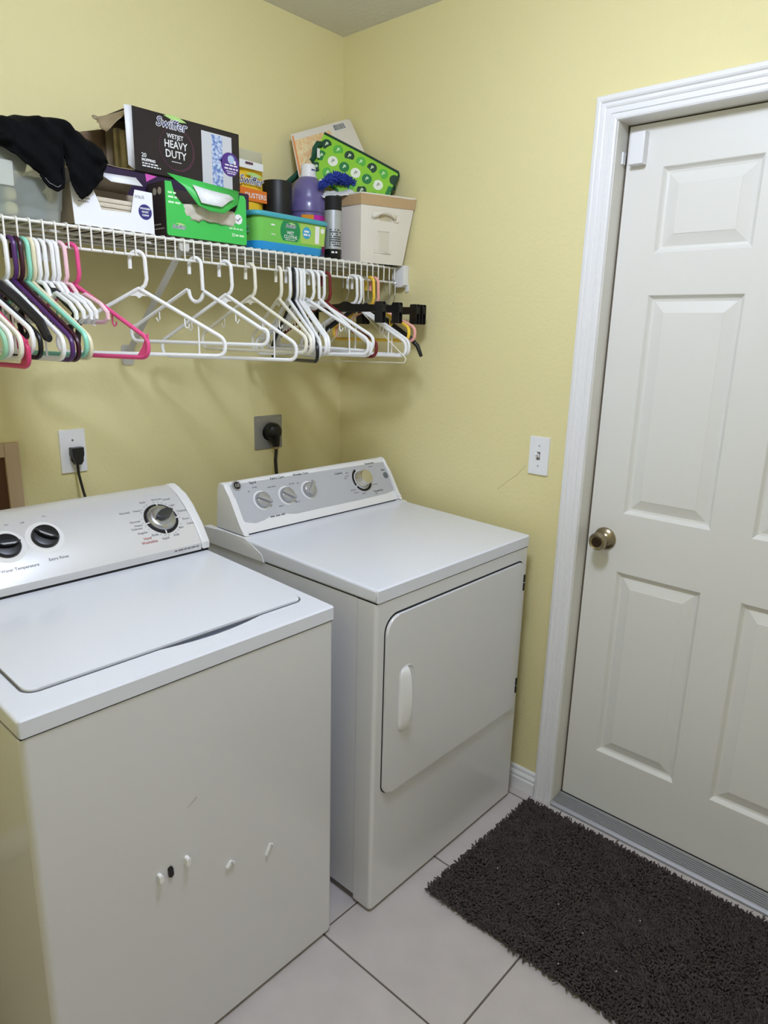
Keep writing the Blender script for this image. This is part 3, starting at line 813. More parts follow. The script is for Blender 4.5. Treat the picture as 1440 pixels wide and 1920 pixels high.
for k in range(8):
    x, y = random.uniform(RX0 + 0.03, RX1 - 0.05), random.uniform(-1.6, RY1 - 0.03)
    lint.box(-0.0015, 0.0015, -0.001, 0.001, -0.0006, 0.0006, M=Matrix.Translation((x, y, 0.0185)) @ rotz(k))
lo = lint.build('lint', M_print_w, rug); lo['kind'] = 'stuff'

# ---------------------------------------------------------------- wire shelf
SY, SZT, SZB = -0.2954, 1.7124, 1.6664
SX0, SX1 = -1.97, -0.012
shelf = thing('wire_shelf', ((SX0 + SX1) / 2, -0.15, 1.69), 'white vinyl coated wire shelf fixed across the yellow back wall', 'shelf')
for (y, z) in ((SY, SZT), (SY, SZB), (-0.008, SZT), (-0.105, SZT - 0.0035), (-0.200, SZT - 0.0035)):
    MB().tube([(SX0, y, z), (SX1, y, z)], 0.0033, n=8).build('long_rod', M_wire, shelf)
wm = None
k0 = -1.268
xs = [k0 + 0.0266 * i for i in range(-26, 48)]
for x in xs:
    if not (SX0 + 0.003 < x < SX1 - 0.002): continue
    if wm is None:
        zt = SZT + 0.0048
        wm = MB().tube([(x, -0.003, zt), (x, -0.293, zt), (x, -0.2985, zt - 0.0015), (x, -0.3005, zt - 0.006), (x, -0.3005, SZB - 0.002)], 0.0021, n=6).build('cross_wire', M_wire, shelf)
        wx = x
    else:
        o = bpy.data.objects.new('cross_wire', wm.data); COL.objects.link(o); o.parent = shelf
        o.location = (x - wx, 0, 0)
ZS = SZT + 0.0070                                # where things stand on the shelf
# diagonal brace to the wall
brc = thing('shelf_brace', (-0.846, -0.15, 1.56), 'pale grey diagonal metal brace under the wire shelf', 'bracket')
A, Bp = Vector((-0.838, -0.286, 1.700)), Vector((-0.856, -0.004, 1.425))
dirv = (Bp - A).normalized()
Mb_ = frame(A, dirv, (1, 0, 0))
Lb = (Bp - A).length
bb = MB()
bb.prism([(0, -0.010), (Lb * 0.93, -0.010), (Lb, -0.016), (Lb, 0.016), (Lb * 0.93, 0.010), (0, 0.010)], -0.001, 0.001, Mb_)
bb.prism([(0, 0.008), (Lb * 0.95, 0.008), (Lb * 0.95, 0.010), (0, 0.010)], -0.009, 0.0, Mb_)
bb.build('strut', M_brace, brc)
MB().prism(rrect(-0.018, 0.018, -0.032, 0.024, 0.008), 0.0, 0.004, frame((-0.857, 0, 1.425), (1, 0, 0), (0, 0, 1)), bevel=0.001).build('wall_foot', M_brace, brc)
MB().prism(rrect(-0.014, 0.014, -0.012, 0.016, 0.005), -0.003, 0.004, frame((-0.838, SY + 0.006, 1.700), (1, 0, 0), (0, 0, 1)), bevel=0.001).build('clip', M_brace, brc)
# end bracket on the door wall
eb = thing('end_bracket', (0, -0.297, 1.685), 'white plastic end bracket holding the wire shelf to the door wall', 'bracket')
MB().prism([(-0.328, 1.722), (-0.272, 1.722), (-0.272, 1.664), (-0.286, 1.652), (-0.318, 1.652), (-0.328, 1.660)], -0.028, -0.0005, Myz(0), bevel=0.004, seg=2).build('body', M_plastic, eb)
MB().prism([(-0.330, 1.663), (-0.316, 1.660), (-0.316, 1.640), (-0.324, 1.636), (-0.330, 1.640)], -0.006, -0.0005, Myz(0), bevel=0.002).build('tab', M_plastic, eb)

# ---------------------------------------------------------------- hangers
def hanger_frame(hx, yaw):
    """local x runs from the wall side to the near side, z up, origin on the rail"""
    d = Vector((math.sin(yaw), -math.cos(yaw), 0))
    M = Matrix((d, Vector((0, 0, 1)).cross(d), Vector((0, 0, 1)))).transposed().to_4x4()
    M.translation = (hx, SY, SZB + 0.0033 + 0.0050)
    return M
HC = {}
def hcol(name, rgb, rough=0.35):
    if name not in HC: HC[name] = mat('hanger_' + name, rgb, rough)
    return HC[name]
def hook_pts(R, shank_bottom, xoff=0.0):
    p = [(-R, -0.040), (-R, -R)]
    p += [(R * math.cos(a), -R + R * math.sin(a)) for a in [PI - PI * i / 10 for i in range(1, 11)]]
    p += [(R + 0.001, -0.045), (R + 0.002, shank_bottom)]
    return p
def fillet(poly, r, n=5):
    out = []
    N = len(poly)
    for i in range(N):
        p0, p1, p2 = Vector(poly[i - 1]), Vector(poly[i]), Vector(poly[(i + 1) % N])
        a, b = (p0 - p1).normalized(), (p2 - p1).normalized()
        rr = r[i] if isinstance(r, (list, tuple)) else r
        ang = a.angle(b)
        d = min(rr / math.tan(ang / 2), (p0 - p1).length * 0.48, (p2 - p1).length * 0.48)
        s, e = p1 + a * d, p1 + b * d
        for k in range(n + 1):
            t = k / n
            out.append((1 - t) ** 2 * s + 2 * t * (1 - t) * p1 + t * t * e)
    return out
def P3(M, pts): return [M @ Vector((p[0], 0, p[1])) for p in pts]
# how each hanger settled among its neighbours: shift along the rail, turn, swing
SETTLE = [
    (0, 0, 0), (0, 0, 0), (-0.0003, -0.0036, -0.0006), (0.0006, 0.0042, -0.0003), (0, 0, 0),
    (0, 0, 0), (-0.0002, 0.0363, -0.0026), (-0.0056, 0.0044, -0.0007), (0, 0, 0), (0, 0, 0),
    (-0.0015, -0.0041, -0.0052), (-0.0016, -0.0202, 0.0162), (-0.0015, 0.0107, 0.0033), (0.002, 0.0254, -0.0033), (0.0034, -0.0759, 0.0108),
    (0.0036, -0.0749, -0.0033), (0.0088, 0.0376, -0.0054), (0.0085, -0.0031, -0.0001), (0.0053, -0.0045, 0.0018), (0.0062, -0.0158, 0.0022),
    (-0.0075, -0.0015, -0.0029), (-0.0043, -0.0041, 0.0005), (-0.0004, 0.0258, -0.0011), (-0.002, -0.0462, -0.0014), (-0.0012, 0.0371, -0.0172),
    (-0.0043, -0.0011, 0.0193), (-0.0017, 0.0074, -0.0092), (-0.0019, 0.016, 0.0107), (-0.0057, -0.0801, -0.0294), (-0.0005, -0.0334, 0.0004),
    (0.0075, -0.0374, 0.0242), (0.0054, -0.043, 0.0139), (0, 0, 0), (-0.0081, 0.0425, 0.0018), (0.001, 0.0025, 0.005),
    (0.0041, -0.0532, -0.0214), (0.0006, 0.0087, -0.0081), (-0.0002, 0.0163, -0.0035), (-0.0076, -0.0495, -0.0066), (0, 0, 0),
    (-0.0018, -0.004, -0.0004), (-0.0014, 0.0027, -0.0003), (0.0024, 0.0799, -0.0289),
]
SETTLED = iter(SETTLE)
GH = 'clothes hangers on the shelf rail'
def hanger(name, label, hx, yaw, drop, m, kind='tube', half=0.205, r=0.0049, shade=None, group=GH):
    M = hanger_frame(hx, yaw)
    dx, dyaw, swing = next(SETTLED)
    L = M.translation.copy()
    M = Matrix.Translation(L + Vector((dx, 0, 0))) @ Matrix.Rotation(dyaw, 4, 'Z') @ Matrix.Rotation(swing, 4, Vector((math.cos(yaw), math.sin(yaw), 0))) @ Matrix.Translation(-L) @ M
    t = thing(name, M.translation, label, 'hanger', group)
    R = 0.0178
    nz = -0.072
    if kind in ('tube', 'web', 'notch', 'kids'):
        zb = -drop
        zs = zb + 0.040
        if kind in ('tube', 'web'):
            hk = hook_pts(R, nz + 0.010) + [(R - 0.002, nz - 0.004), (0.004, nz - 0.015)]
            MB().tube(P3(M, hk), r, n=8).build('hook', m, t)
            neck = (0.0, nz - 0.013)
            rng_ = fillet([neck, (half, zs), (half - 0.004, zb), (-half + 0.004, zb), (-half, zs)], [0.004, 0.030, 0.022, 0.022, 0.030])
            MB().tube(P3(M, rng_), r, n=8, closed=True).build('frame', m, t)
            MB().prism([(-0.026, nz - 0.031), (0.0, nz - 0.016), (0.026, nz - 0.031), (0.008, nz - 0.030), (0, nz - 0.036), (-0.008, nz - 0.030)], -0.0012, 0.0012, M @ Matrix(((1, 0, 0, 0), (0, 0, -1, 0), (0, 1, 0, 0), (0, 0, 0, 1)))).build('gusset', m, t)
            for s in (-1, 1):
                u = half * 0.52
                zz = neck[1] + (zs - neck[1]) * 0.52 - 0.004
                MB().tube(P3(M, [(s * u, zz), (s * u, zz - 0.020), (s * (u + 0.004), zz - 0.026), (s * (u + 0.010), zz - 0.023), (s * (u + 0.011), zz - 0.016)]), 0.0018, n=6).build('strap_hook', m, t)
            if m is HC.get('white') and kind == 'tube':
                u = half * 0.68
                z1 = neck[1] + (zs - neck[1]) * 0.68
                MB().tube(P3(M, [(u, z1), (u, zb)]), 0.0022, n=6).build('strut', m, t)
            if kind == 'web':
                for s in (-1, 1):
                    MB().prism([(s * (half - 0.002), zs + 0.012), (s * (half + 0.001), zs - 0.012), (s * (half - 0.006), zb + 0.002), (s * (half - 0.035), zb + 0.001), (s * (half - 0.018), zs - 0.018)], -0.002, 0.002, M @ Matrix(((1, 0, 0, 0), (0, 0, -1, 0), (0, 1, 0, 0), (0, 0, 0, 1)))).build('corner_web', m, t)
        elif kind == 'notch':
            hk = hook_pts(R, nz - 0.008)
            MB().tube(P3(M, hk), r, n=8).build('hook', m, t)
            dip = [(0.020 * math.cos(-PI * i / 10), nz - 0.012 + 0.024 * math.sin(-PI * i / 10)) for i in range(11)]
            side = fillet([(half, zs), (half - 0.004, zb), (-half + 0.004, zb), (-half, zs)], [0.028, 0.022, 0.022, 0.028])
            loop = [(0.024, nz - 0.010)] + side + [(-0.026, nz - 0.006), (-0.021, nz - 0.008)] + list(reversed(dip))[1:-1]
            MB().tube(P3(M, loop), r, n=8, closed=True).build('frame', m, t)
            for s in (-1, 1):
                u = half * 0.55; zz = nz + (zs - nz) * 0.6 - 0.004
                MB().tube(P3(M, [(s * u, zz), (s * u, zz - 0.018), (s * (u + 0.005), zz - 0.024), (s * (u + 0.010), zz - 0.014)]), 0.0018, n=6).build('strap_hook', m, t)
        else:
            hk = hook_pts(R, nz + 0.002) + [(R - 0.004, nz - 0.008), (0.004, nz - 0.014)]
            MB().tube(P3(M, hk), r, n=8).build('hook', m, t)
            z1 = nz - 0.012
            pts = [(0, z1)]
            for s, rev in ((1, False), (-1, True)):
                seg = [(s * 0.030, z1 - 0.006), (s * 0.044, z1 - 0.020), (s * 0.050, z1 - 0.034), (s * 0.060, z1 - 0.036), (s * 0.068, z1 - 0.028), (s * 0.074, z1 - 0.026), (s * (half - 0.02), zb + 0.038), (s * half, zb + 0.020), (s * half, zb + 0.008), (s * (half - 0.012), zb)]
                pts += list(reversed(seg)) if rev else seg
            MB().tube(P3(M, pts), r, n=8, closed=True).build('frame', m, t)
    elif kind == 'suit':
        MB().tube(P3(M, hook_pts(R, nz) + [(0.006, nz - 0.012), (0.0, nz - 0.020)]), 0.0028, n=8).build('hook', M_chrome, t)
        z1 = nz - 0.018
        for s in (-1, 1):
            c = [(0, z1), (s * 0.05, z1 - 0.014), (s * 0.11, z1 - 0.040), (s * (half - 0.03), z1 - 0.082), (s * (half - 0.008), z1 - 0.110), (s * half, -drop)]
            MB().tube(P3(M, c), [0.010, 0.0095, 0.009, 0.0085, 0.008, 0.006], n=10, flat=1.25).build('shoulder', m, t)
    elif kind == 'curve':
        MB().tube(P3(M, hook_pts(R, nz) + [(0.006, nz - 0.012), (0.0, nz - 0.020)]), 0.0018, n=8).build('hook', M_chrome, t)
        z1 = nz - 0.018
        for s in (-1, 1):
            c = [(0, z1), (s * 0.05, z1 - 0.022), (s * 0.11, z1 - 0.062), (s * (half - 0.04), z1 - 0.098), (s * (half - 0.014), z1 - 0.122), (s * half, -drop)]
            MB().tube(P3(M, c), [0.009, 0.0085, 0.008, 0.0075, 0.007, 0.0055], n=10).build('shoulder', m, t)
    elif kind == 'clip':
        MB().tube(P3(M, hook_pts(0.013, -0.050) + [(0.008, -0.070), (0.0, -0.078), (0.0, -0.088)]), 0.0014, n=6).build('hook', M_chrome, t)
        zb = -0.098
        c = MB()
        Mx = M @ Matrix(((1, 0, 0, 0), (0, 0, -1, 0), (0, 1, 0, 0), (0, 0, 0, 1)))
        c.prism([(-half, zb - 0.014), (half, zb - 0.014), (half, zb + 0.007), (0.03, zb + 0.009), (0.006, zb + 0.018), (-0.006, zb + 0.018), (-0.03, zb + 0.009), (-half, zb + 0.007)], -0.0045, 0.0045, Mx, bevel=0.0015)
        c.build('bar', m, t)
        for s in (-1, 1):
            k = MB()
            u = s * (half - 0.016)
            for sd in (-1, 1):
                k.prism(rrect(u - 0.016, u + 0.016, zb - 0.046, zb + 0.016, 0.005, 3), sd * 0.0055, sd * 0.0085, Mx, bevel=0.0008)
            for q in range(3):
                k.prism([(u - 0.010 + q * 0.008, zb - 0.042), (u - 0.006 + q * 0.008, zb - 0.042), (u - 0.006 + q * 0.008, zb + 0.002), (u - 0.010 + q * 0.008, zb + 0.002)], -0.0098, -0.0084, Mx)
            k.prism([(u - 0.012, zb - 0.002), (u + 0.012, zb - 0.002), (u + 0.012, zb + 0.010), (u - 0.012, zb + 0.010)], -0.0056, 0.0056, Mx)
            ko = k.build('clip', m, t); ko['kind'] = 'stuff'
    elif kind == 'wire':
        nz2 = -0.080
        MB().tube(P3(M, hook_pts(R, nz2)[1:] + [(0.004, nz2 - 0.016), (0.0, nz2 - 0.026)]), r, n=6).build('hook', m, t)
        ring_ = fillet([(0.0, nz2 - 0.022), (half, -drop + 0.012), (half - 0.010, -drop), (-half + 0.010, -drop), (-half, -drop + 0.012)], [0.004, 0.012, 0.006, 0.006, 0.012])
        MB().tube(P3(M, ring_), r, n=6, closed=True).build('frame', m, t)
    return t

W = hcol('white', (238, 238, 238)); W2 = hcol('ivory', (232, 228, 212)); BK = hcol('black', (20, 20, 22))
MINT = hcol('mint', (142, 214, 188)); GRN = hcol('green', (150, 200, 168)); CRM = hcol('cream', (226, 216, 184)); PUR = hcol('purple', (78, 40, 100)); MAR = hcol('maroon', (58, 20, 34)); PK = hcol('pink', (226, 82, 140)); LPK = hcol('light_pink', (242, 200, 210)); YEL = hcol('yellow', (246, 204, 70)); SAL = hcol('salmon', (244, 178, 168)); WINE = hcol('wine', (112, 28, 34)); RASP = hcol('raspberry', (204, 62, 108))
LEFT = [
 ('pale green plastic hanger at the near end of the crowded coloured bunch', -1.392, 0.162, 0.239, GRN, 'tube', 0.205),
 ('white plastic hanger directly behind the pale green one in the coloured bunch', -1.380, 0.155, 0.235, W, 'tube', 0.205),
 ('off white plastic hanger in front of the wide raspberry pink one', -1.360, 0.148, 0.241, W2, 'tube', 0.205),
 ('wide raspberry pink hanger with a solid corner, low in the coloured bunch', -1.349, 0.140, 0.256, RASP, 'web', 0.205),
 ('white plastic hanger between the raspberry pink one and a thin black one', -1.338, 0.146, 0.229, W, 'tube', 0.205),
 ('thin black plastic hanger under the broad black suit hanger', -1.326, 0.155, 0.239, BK, 'tube', 0.205),
 ('broad curved black suit hanger with thick sloping shoulders', -1.306, 0.075, 0.203, hcol('suit_black', (26, 26, 30), 0.4), 'suit', 0.215),
 ('thin white plastic hanger just before the purple one', -1.270, 0.114, 0.242, W, 'tube', 0.205),
 ('glossy purple plastic hanger next to the maroon one', -1.259, 0.127, 0.244, PUR, 'tube', 0.205),
 ('dark maroon plastic hanger between the purple and mint ones', -1.246, 0.123, 0.244, MAR, 'tube', 0.205),
 ('mint green plastic hanger with bright hook beside the maroon one', -1.230, 0.135, 0.236, MINT, 'tube', 0.205),
 ('cream plastic hanger tucked behind the mint green one', -1.219, 0.155, 0.238, CRM, 'tube', 0.205),
 ('small white notched hanger closest to the cream one', -1.209, 0.124, 0.169, W, 'kids', 0.14),
 ('small white notched hanger, second after the cream one', -1.1995, 0.126, 0.168, W, 'kids', 0.14),
 ('small white notched hanger, third after the cream one', -1.185, 0.235, 0.167, W, 'kids', 0.14),
 ('small white notched hanger touching the pale pink one', -1.175, 0.235, 0.167, W, 'kids', 0.14),
 ('small pale pink notched hanger between white ones and the hot pink one', -1.164, 0.195, 0.168, LPK, 'kids', 0.14),
 ('hot pink hanger with a solid corner at the end of the coloured bunch', -1.138, 0.341, 0.241, PK, 'web', 0.205),
]
MID = [
 ('white hanger alone beside the brace, first of the spaced out ones after hot pink', -0.976, 0.797, 0.240, W, 'tube', 0.205),
 ('white hanger with a deep dip under its hook, second of the spaced out ones', -0.817, 0.464, 0.212, W, 'notch', 0.205),
 ('white hanger turned towards the room, third of the spaced out ones', -0.712, 0.464, 0.251, W, 'tube', 0.205),
 ('ivory white hanger, fourth and last of the spaced out ones', -0.633, 0.138, 0.231, W2, 'tube', 0.205),
 ('ivory white hanger hung a little apart before the dense white bunch', -0.537, -0.285, 0.234, W2, 'tube', 0.205),
 ('white hanger just before the thin black one in the dense white bunch', -0.500, -0.317, 0.228, W, 'tube', 0.205),
 ('thin black hanger hanging low inside the dense white bunch', -0.486, -0.400, 0.258, BK, 'tube', 0.200),
 ('white hanger, first after the thin black one', -0.471, -0.362, 0.240, W, 'tube', 0.205),
 ('white hanger, second after the thin black one', -0.459, -0.354, 0.237, W, 'tube', 0.205),
 ('white hanger, third after the thin black one', -0.447, -0.360, 0.233, W, 'tube', 0.205),
 ('white hanger swung towards the door, first of three before the wine red one', -0.420, 0.336, 0.241, W, 'tube', 0.205),
 ('white notched hanger, second of three before the wine red one', -0.402, 0.269, 0.240, W, 'notch', 0.205),
 ('white hanger with a raised end, third of three before the wine red one', -0.386, 0.210, 0.222, W, 'tube', 0.205),
 ('wine red plastic hanger behind the dense white bunch', -0.359, 0.140, 0.240, WINE, 'tube', 0.205),
]
for lb, hx, yw, dr, m, kd, hf in LEFT + MID:
    hanger('clothes_hanger', lb, hx, yw, dr, m, kd, hf)
RIGHT = [
 ('black clip hanger before the three white hooks near the door wall', -0.268, -0.06, 0, BK, 'clip', 0.175),
 ('white hanger, nearest of the three white hooks by the yellow one', -0.231, 0.150, 0.241, W, 'tube', 0.205),
 ('white hanger, middle of the three white hooks by the yellow one', -0.2205, 0.165, 0.237, W, 'tube', 0.205),
 ('thin cream wire hanger hanging lower than the white ones beside it', -0.211, 0.040, 0.266, W2, 'wire', 0.205),
 ('slim black curved hanger sloping down beside the door wall', -0.192, 0.363, 0.245, BK, 'curve', 0.205),
 ('black clip hanger just before the yellow hanger', -0.180, -0.140, 0, BK, 'clip', 0.175),
 ('yellow plastic hanger between clip hangers near the door wall', -0.150, -0.02, 0.196, YEL, 'tube', 0.185),
 ('salmon pink plastic hanger right behind the yellow one', -0.137, -0.02, 0.196, SAL, 'tube', 0.185),
 ('black clip hanger second from the end bracket', -0.072, -0.150, 0, BK, 'clip', 0.160),
 ('black clip hanger closest to the end bracket', -0.046, -0.130, 0, BK, 'clip', 0.160),
]
for lb, hx, yw, dr, m, kd, hf in RIGHT:
    hanger('clothes_hanger', lb, hx, yw, dr, m, kd, hf, r=0.0018 if kd == 'wire' else 0.0049)
hanger('clothes_hanger', 'short black curved hanger half hidden behind the mint green and small white ones', -1.199, 0.06, 0.165, BK, 'curve', 0.120)

# ---------------------------------------------------------------- things on the shelf
def flatprint(name, poly, M, m, parent, lift=0.0003, th=0.0003):
    return MB().prism(poly, lift, lift + th, M).build(name, m, parent)

def logo(parent, M, w, lift=0.0004, ink=(28, 34, 92)):
    """blue slanted word with a white outline over a pale green swoosh"""
    h = w * 0.30
    sw = [(-w * 0.22 + w * 0.70 * t, h * 0.20 + h * 0.62 * math.sin(PI * (0.25 + 0.60 * t)) ** 1.0) for t in [i / 12 for i in range(13)]]
    lo = [(p[0] + w * 0.02, p[1] - h * 0.42 * math.sin(PI * (i / 12)) - 0.0003) for i, p in enumerate(sw)]
    MB().prism(sw + list(reversed(lo)), lift, lift + 0.0002, M).build('logo_swoosh', mat('swoosh', (176, 214, 128), 0.5), parent)
    wb = MB(); text_into(wb, 'Swiffer', M, w * 0.34, lift=lift + 0.0004, bold=w * 0.016, shear=0.22, depth=0.0002)
    stuff(wb.build('logo_outline', M_print_w, parent))
    ib = MB(); text_into(ib, 'Swiffer', M, w * 0.34, lift=lift + 0.0008, bold=-w * 0.0005, shear=0.22, depth=0.0002)
    stuff(ib.build('logo_lettering', mat('logo_ink', ink, 0.5), parent))

# ---- clear storage bin
M_clear = mat('frosted_clear_plastic', (222, 228, 224), 0.3)
_nt = M_clear.node_tree; _mx = _nt.nodes.new('ShaderNodeMixShader'); _tr = _nt.nodes.new('ShaderNodeBsdfTransparent')
_tl = _nt.nodes.new('ShaderNodeBsdfTranslucent'); _tl.inputs['Color'].default_value = (0.93, 0.95, 0.92, 1)
_m2 = _nt.nodes.new('ShaderNodeMixShader'); _m2.inputs[0].default_value = 0.5
_nt.links.new(_nt.nodes['Principled BSDF'].outputs[0], _m2.inputs[1]); _nt.links.new(_tl.outputs[0], _m2.inputs[2])
_mx.inputs[0].default_value = 0.34
_nt.links.new(_tr.outputs[0], _mx.inputs[1]); _nt.links.new(_m2.outputs[0], _mx.inputs[2])
_nt.links.new(_mx.outputs[0], _nt.nodes['Material Output'].inputs['Surface'])
bin_t = thing('storage_bin', (-1.34, -0.16, ZS), 'frosted clear plastic storage bin under the black garment', 'storage bin')
BX0, BX1, BY0, BY1, BH = -1.62, -1.120, -0.287, -0.03, 0.130
tap = 0.012
def ringpts(z, k, ins=0.0):
    return [Vector((x, y, ZS + z)) for x, y in rrect(BX0 + tap * (1 - k) + ins, BX1 - tap * (1 - k) - ins, BY0 + tap * (1 - k) + ins, BY1 - tap * (1 - k) - ins, 0.018, 5)]
mb = MB()
prof_ = [(0.0, 0, 0), (0.012, 0.1, 0), (0.024, 0.2, 0.0), (0.026, 0.22, -0.0015), (BH - 0.012, 0.92, 0), (BH - 0.010, 0.94, -0.005), (BH, 1, -0.005), (BH, 1, 0.002), (BH - 0.010, 0.93, 0.003), (0.028, 0.22, 0.003), (0.004, 0.05, 0.004)]
rows = [ringpts(z, k, i) + [ringpts(z, k, i)[0]] for z, k, i in prof_]
V_ = [[mb.bm.verts.new(p) for p in row[:-1]] for row in rows]
for A_, B_ in zip(V_, V_[1:]):
    n = len(A_)
    for k in range(n): mb.bm.faces.new((A_[k], A_[(k + 1) % n], B_[(k + 1) % n], B_[k]))
mb.bm.faces.new(list(reversed(V_[0]))); mb.bm.faces.new(V_[-1])
mb.build('body', M_clear, bin_t, angle=40)
flatprint('paper_label', [(-0.045, -0.024), (0.045, -0.024), (0.045, 0.024), (-0.045, 0.024)], frame((-1.277, BY0 - 0.0008 + 0.004, ZS + 0.083), (1, 0, 0), (0, -0.09, 1)), mat('pale_label', (184, 188, 178), 0.6), bin_t)
def bundle(label, x0, x1, y0, y1, z0, z1, rgb):
    t = thing('folded_cloth', ((x0 + x1) / 2, (y0 + y1) / 2, z0), label, 'cloth', 'cloths inside the clear bin')
    n = 3
    for k in range(n):
        a, b = z0 + (z1 - z0) * k / n, z0 + (z1 - z0) * (k + 1) / n - 0.001
        MB().box(x0 + random.uniform(0, 0.006), x1 - random.uniform(0, 0.006), y0, y1, a, b, bevel=(b - a) * 0.42, seg=3).build('fold', mat('cloth', rgb, 0.9), t)
bundle('pale teal folded cloth at the near end inside the clear bin', -1.46, -1.252, -0.245, -0.07, ZS + 0.006, ZS + 0.068, (146, 206, 210))
bundle('dull yellow folded cloth in the middle of the clear bin', -1.245, -1.205, -0.245, -0.07, ZS + 0.006, ZS + 0.098, (214, 206, 140))
bundle('dark teal grey folded cloth towards the white box inside the clear bin', -1.198, -1.145, -0.245, -0.07, ZS + 0.006, ZS + 0.094, (84, 112, 118))

# ---- black garment draped over the bin
gar = thing('black_garment', (-1.20, -0.20, ZS + BH), 'crumpled black fabric garment draped over the clear bin and hanging down', 'garment')
def interp(t, pts):
    if t <= pts[0][0]: return pts[0][1]
    for (a, va), (b, vb) in zip(pts, pts[1:]):
        if t <= b:
            k = (t - a) / (b - a); k = k * k * (3 - 2 * k)
            return va + (vb - va) * k
    return pts[-1][1]
BOT = [(-1.60, 1.840), (-1.30, 1.850), (-1.258, 1.846), (-1.233, 1.837), (-1.214, 1.820), (-1.196, 1.812), (-1.183, 1.806), (-1.177, 1.795), (-1.168, 1.784), (-1.155, 1.779), (-1.144, 1.786), (-1.1385, 1.806), (-1.136, 1.856), (-1.132, 1.858), (-1.126, 1.820), (-1.118, 1.796), (-1.110, 1.778), (-1.100, 1.769), (-1.086, 1.778), (-1.070, 1.797), (-1.056, 1.815), (-1.043, 1.842), (-1.037, 1.872)]
TOP = [(-1.60, 1.880), (-1.40, 1.890), (-1.30, 1.893), (-1.262, 1.899), (-1.235, 1.915), (-1.19, 1.927), (-1.15, 1.933), (-1.12, 1.931), (-1.09, 1.918), (-1.065, 1.905), (-1.045, 1.893), (-1.037, 1.882)]
xs_ = [-1.60 + (0.563) * (i / 130) ** 0.8 for i in range(131)]
rows = []
NT = 34
for i, x in enumerate(xs_):
    row = []
    zb, zt = interp(x, BOT), interp(x, TOP)
    over = max(0.0, (x + 1.10) / 0.065)                 # past the end of the bin the cloth bunches forward
    yb = -0.06 - 0.12 * min(1, over)
    for k in range(NT + 1):
        t = k / NT
        if t < 0.42:
            q = t / 0.42
            y = yb + (-0.235 - yb) * q
            z = (ZS + BH + 0.003) + (zt - ZS - BH - 0.003) * math.sin(q * PI / 2) ** 0.7
            if x > BX1 + 0.003: z = zt - 0.03 * (1 - q)
        elif t < 0.60:
            q = (t - 0.42) / 0.18
            y = -0.235 - 0.073 * math.sin(q * PI / 2)
            z = zt - (zt - (zt - 0.028)) * (1 - math.cos(q * PI / 2))
        else:
            q = (t - 0.60) / 0.40
            y = -0.308 - 0.004 * math.sin(q * PI)
            zz = min(zb, zt - 0.030)
            z = (zt - 0.028) + (zz - zt + 0.028) * q
        f1 = noise.noise(Vector((x * 26 + 3 * t, t * 5.0 - x * 9, 2.0))) * 0.017
        f2 = math.sin((x * 0.75 + z * 0.95) * 150) * 0.0045 if x > -1.24 else math.sin((x + z * 1.6) * 95) * 0.0065
        edge = min(1, t / 0.12)
        y -= max(-0.004, (f1 + f2)) * (1.0 if t > 0.42 else 0.3) * edge * 1.0
        if 0.1 < t <= 0.62: z += (f1 * 0.5) * edge
        row.append((x, y, z))
    rows.append(row)
M_cloth = mat('black_fabric', (9, 9, 11), 0.85, spec=0.12, bump=0.3, bscale=300, bdist=0.001)
g_ = MB().grid(rows).build('fabric', M_cloth, gar, angle=180, solid=0.003)
hem = [Vector(r[-1]) for r in rows if -1.185 < r[-1][0] < -1.136]
MB().tube(hem, 0.0032, n=8).build('hem', M_cloth, gar)
MB().tube([v + Vector((0, -0.0035, 0.006)) for v in hem[2:-3]], 0.0007, n=5).build('seam_stitch', mat('grey_stitch', (120, 120, 124), 0.6), gar)

# ---- white box with a notch, pads inside
M_card_w = mat('white_card', (232, 233, 236), 0.55, vary=0.01)
M_card_in = mat('grey_board', (168, 156, 138), 0.85, bump=0.2, bscale=120, vary=0.06, vscale=30)
wbx = thing('white_pad_box', (-1.01, -0.23, ZS), 'open white cardboard pad box with a dark blue round badge, notched front', 'cardboard box')
WX0, WX1, WYF, WYB = -1.111, -0.915, -0.286, -0.205
Mw = frame((0, WYF, ZS), (1, 0, 0), (0, 0, 1))
fpoly = [(WX0, 0.0), (WX1, 0.0), (WX1 - 0.002, 0.093), (-0.9615, 0.094), (-0.965, 0.080), (-0.974, 0.0405), (-1.046, 0.0385), (-1.054, 0.058), (-1.066, 0.086), (-1.075, 0.088), (WX0 - 0.004, 0.086)]
MB().prism(fpoly, -0.0008, 0.0008, Mw).build('front_panel', M_card_w, wbx)
bx_ = MB()
bx_.box(WX0, WX0 + 0.0015, WYF + 0.001, WYB, ZS, ZS + 0.086); bx_.box(WX1 - 0.0015, WX1, WYF + 0.001, WYB, ZS, ZS + 0.092)
bx_.box(WX0, WX1, WYB - 0.0015, WYB, ZS, ZS + 0.094); bx_.box(WX0, WX1, WYF + 0.001, WYB, ZS + 0.0002, ZS + 0.0017)
stuff(bx_.build('tray', M_card_in, wbx))
lid_ = MB()
lA, lB = Vector((-1.066, WYB, ZS + 0.094)), Vector((-0.938, WYB, ZS + 0.094))
lC, lD = Vector((-0.947, -0.268, 1.842)), Vector((-1.043, -0.268, 1.839))
lid_.quad(lA, lB, lC, lD)
lid_.build('lid', M_card_in, wbx, solid=0.0014)
MB().quad(lD + Vector((0, -0.001, 0.001)), lC + Vector((0, -0.001, 0.001)), Vector((-0.940, -0.287, 1.8235)), Vector((-1.018, -0.287, 1.8215))).build('lid_lip', M_card_w, wbx, solid=0.0014)
M_navy = mat('navy_print', (46, 42, 116), 0.5)
flatprint('round_badge', disc(-0.9375, 0.0475, 0.0172), Mw, M_navy, wbx, lift=0.0009)
bt = MB()
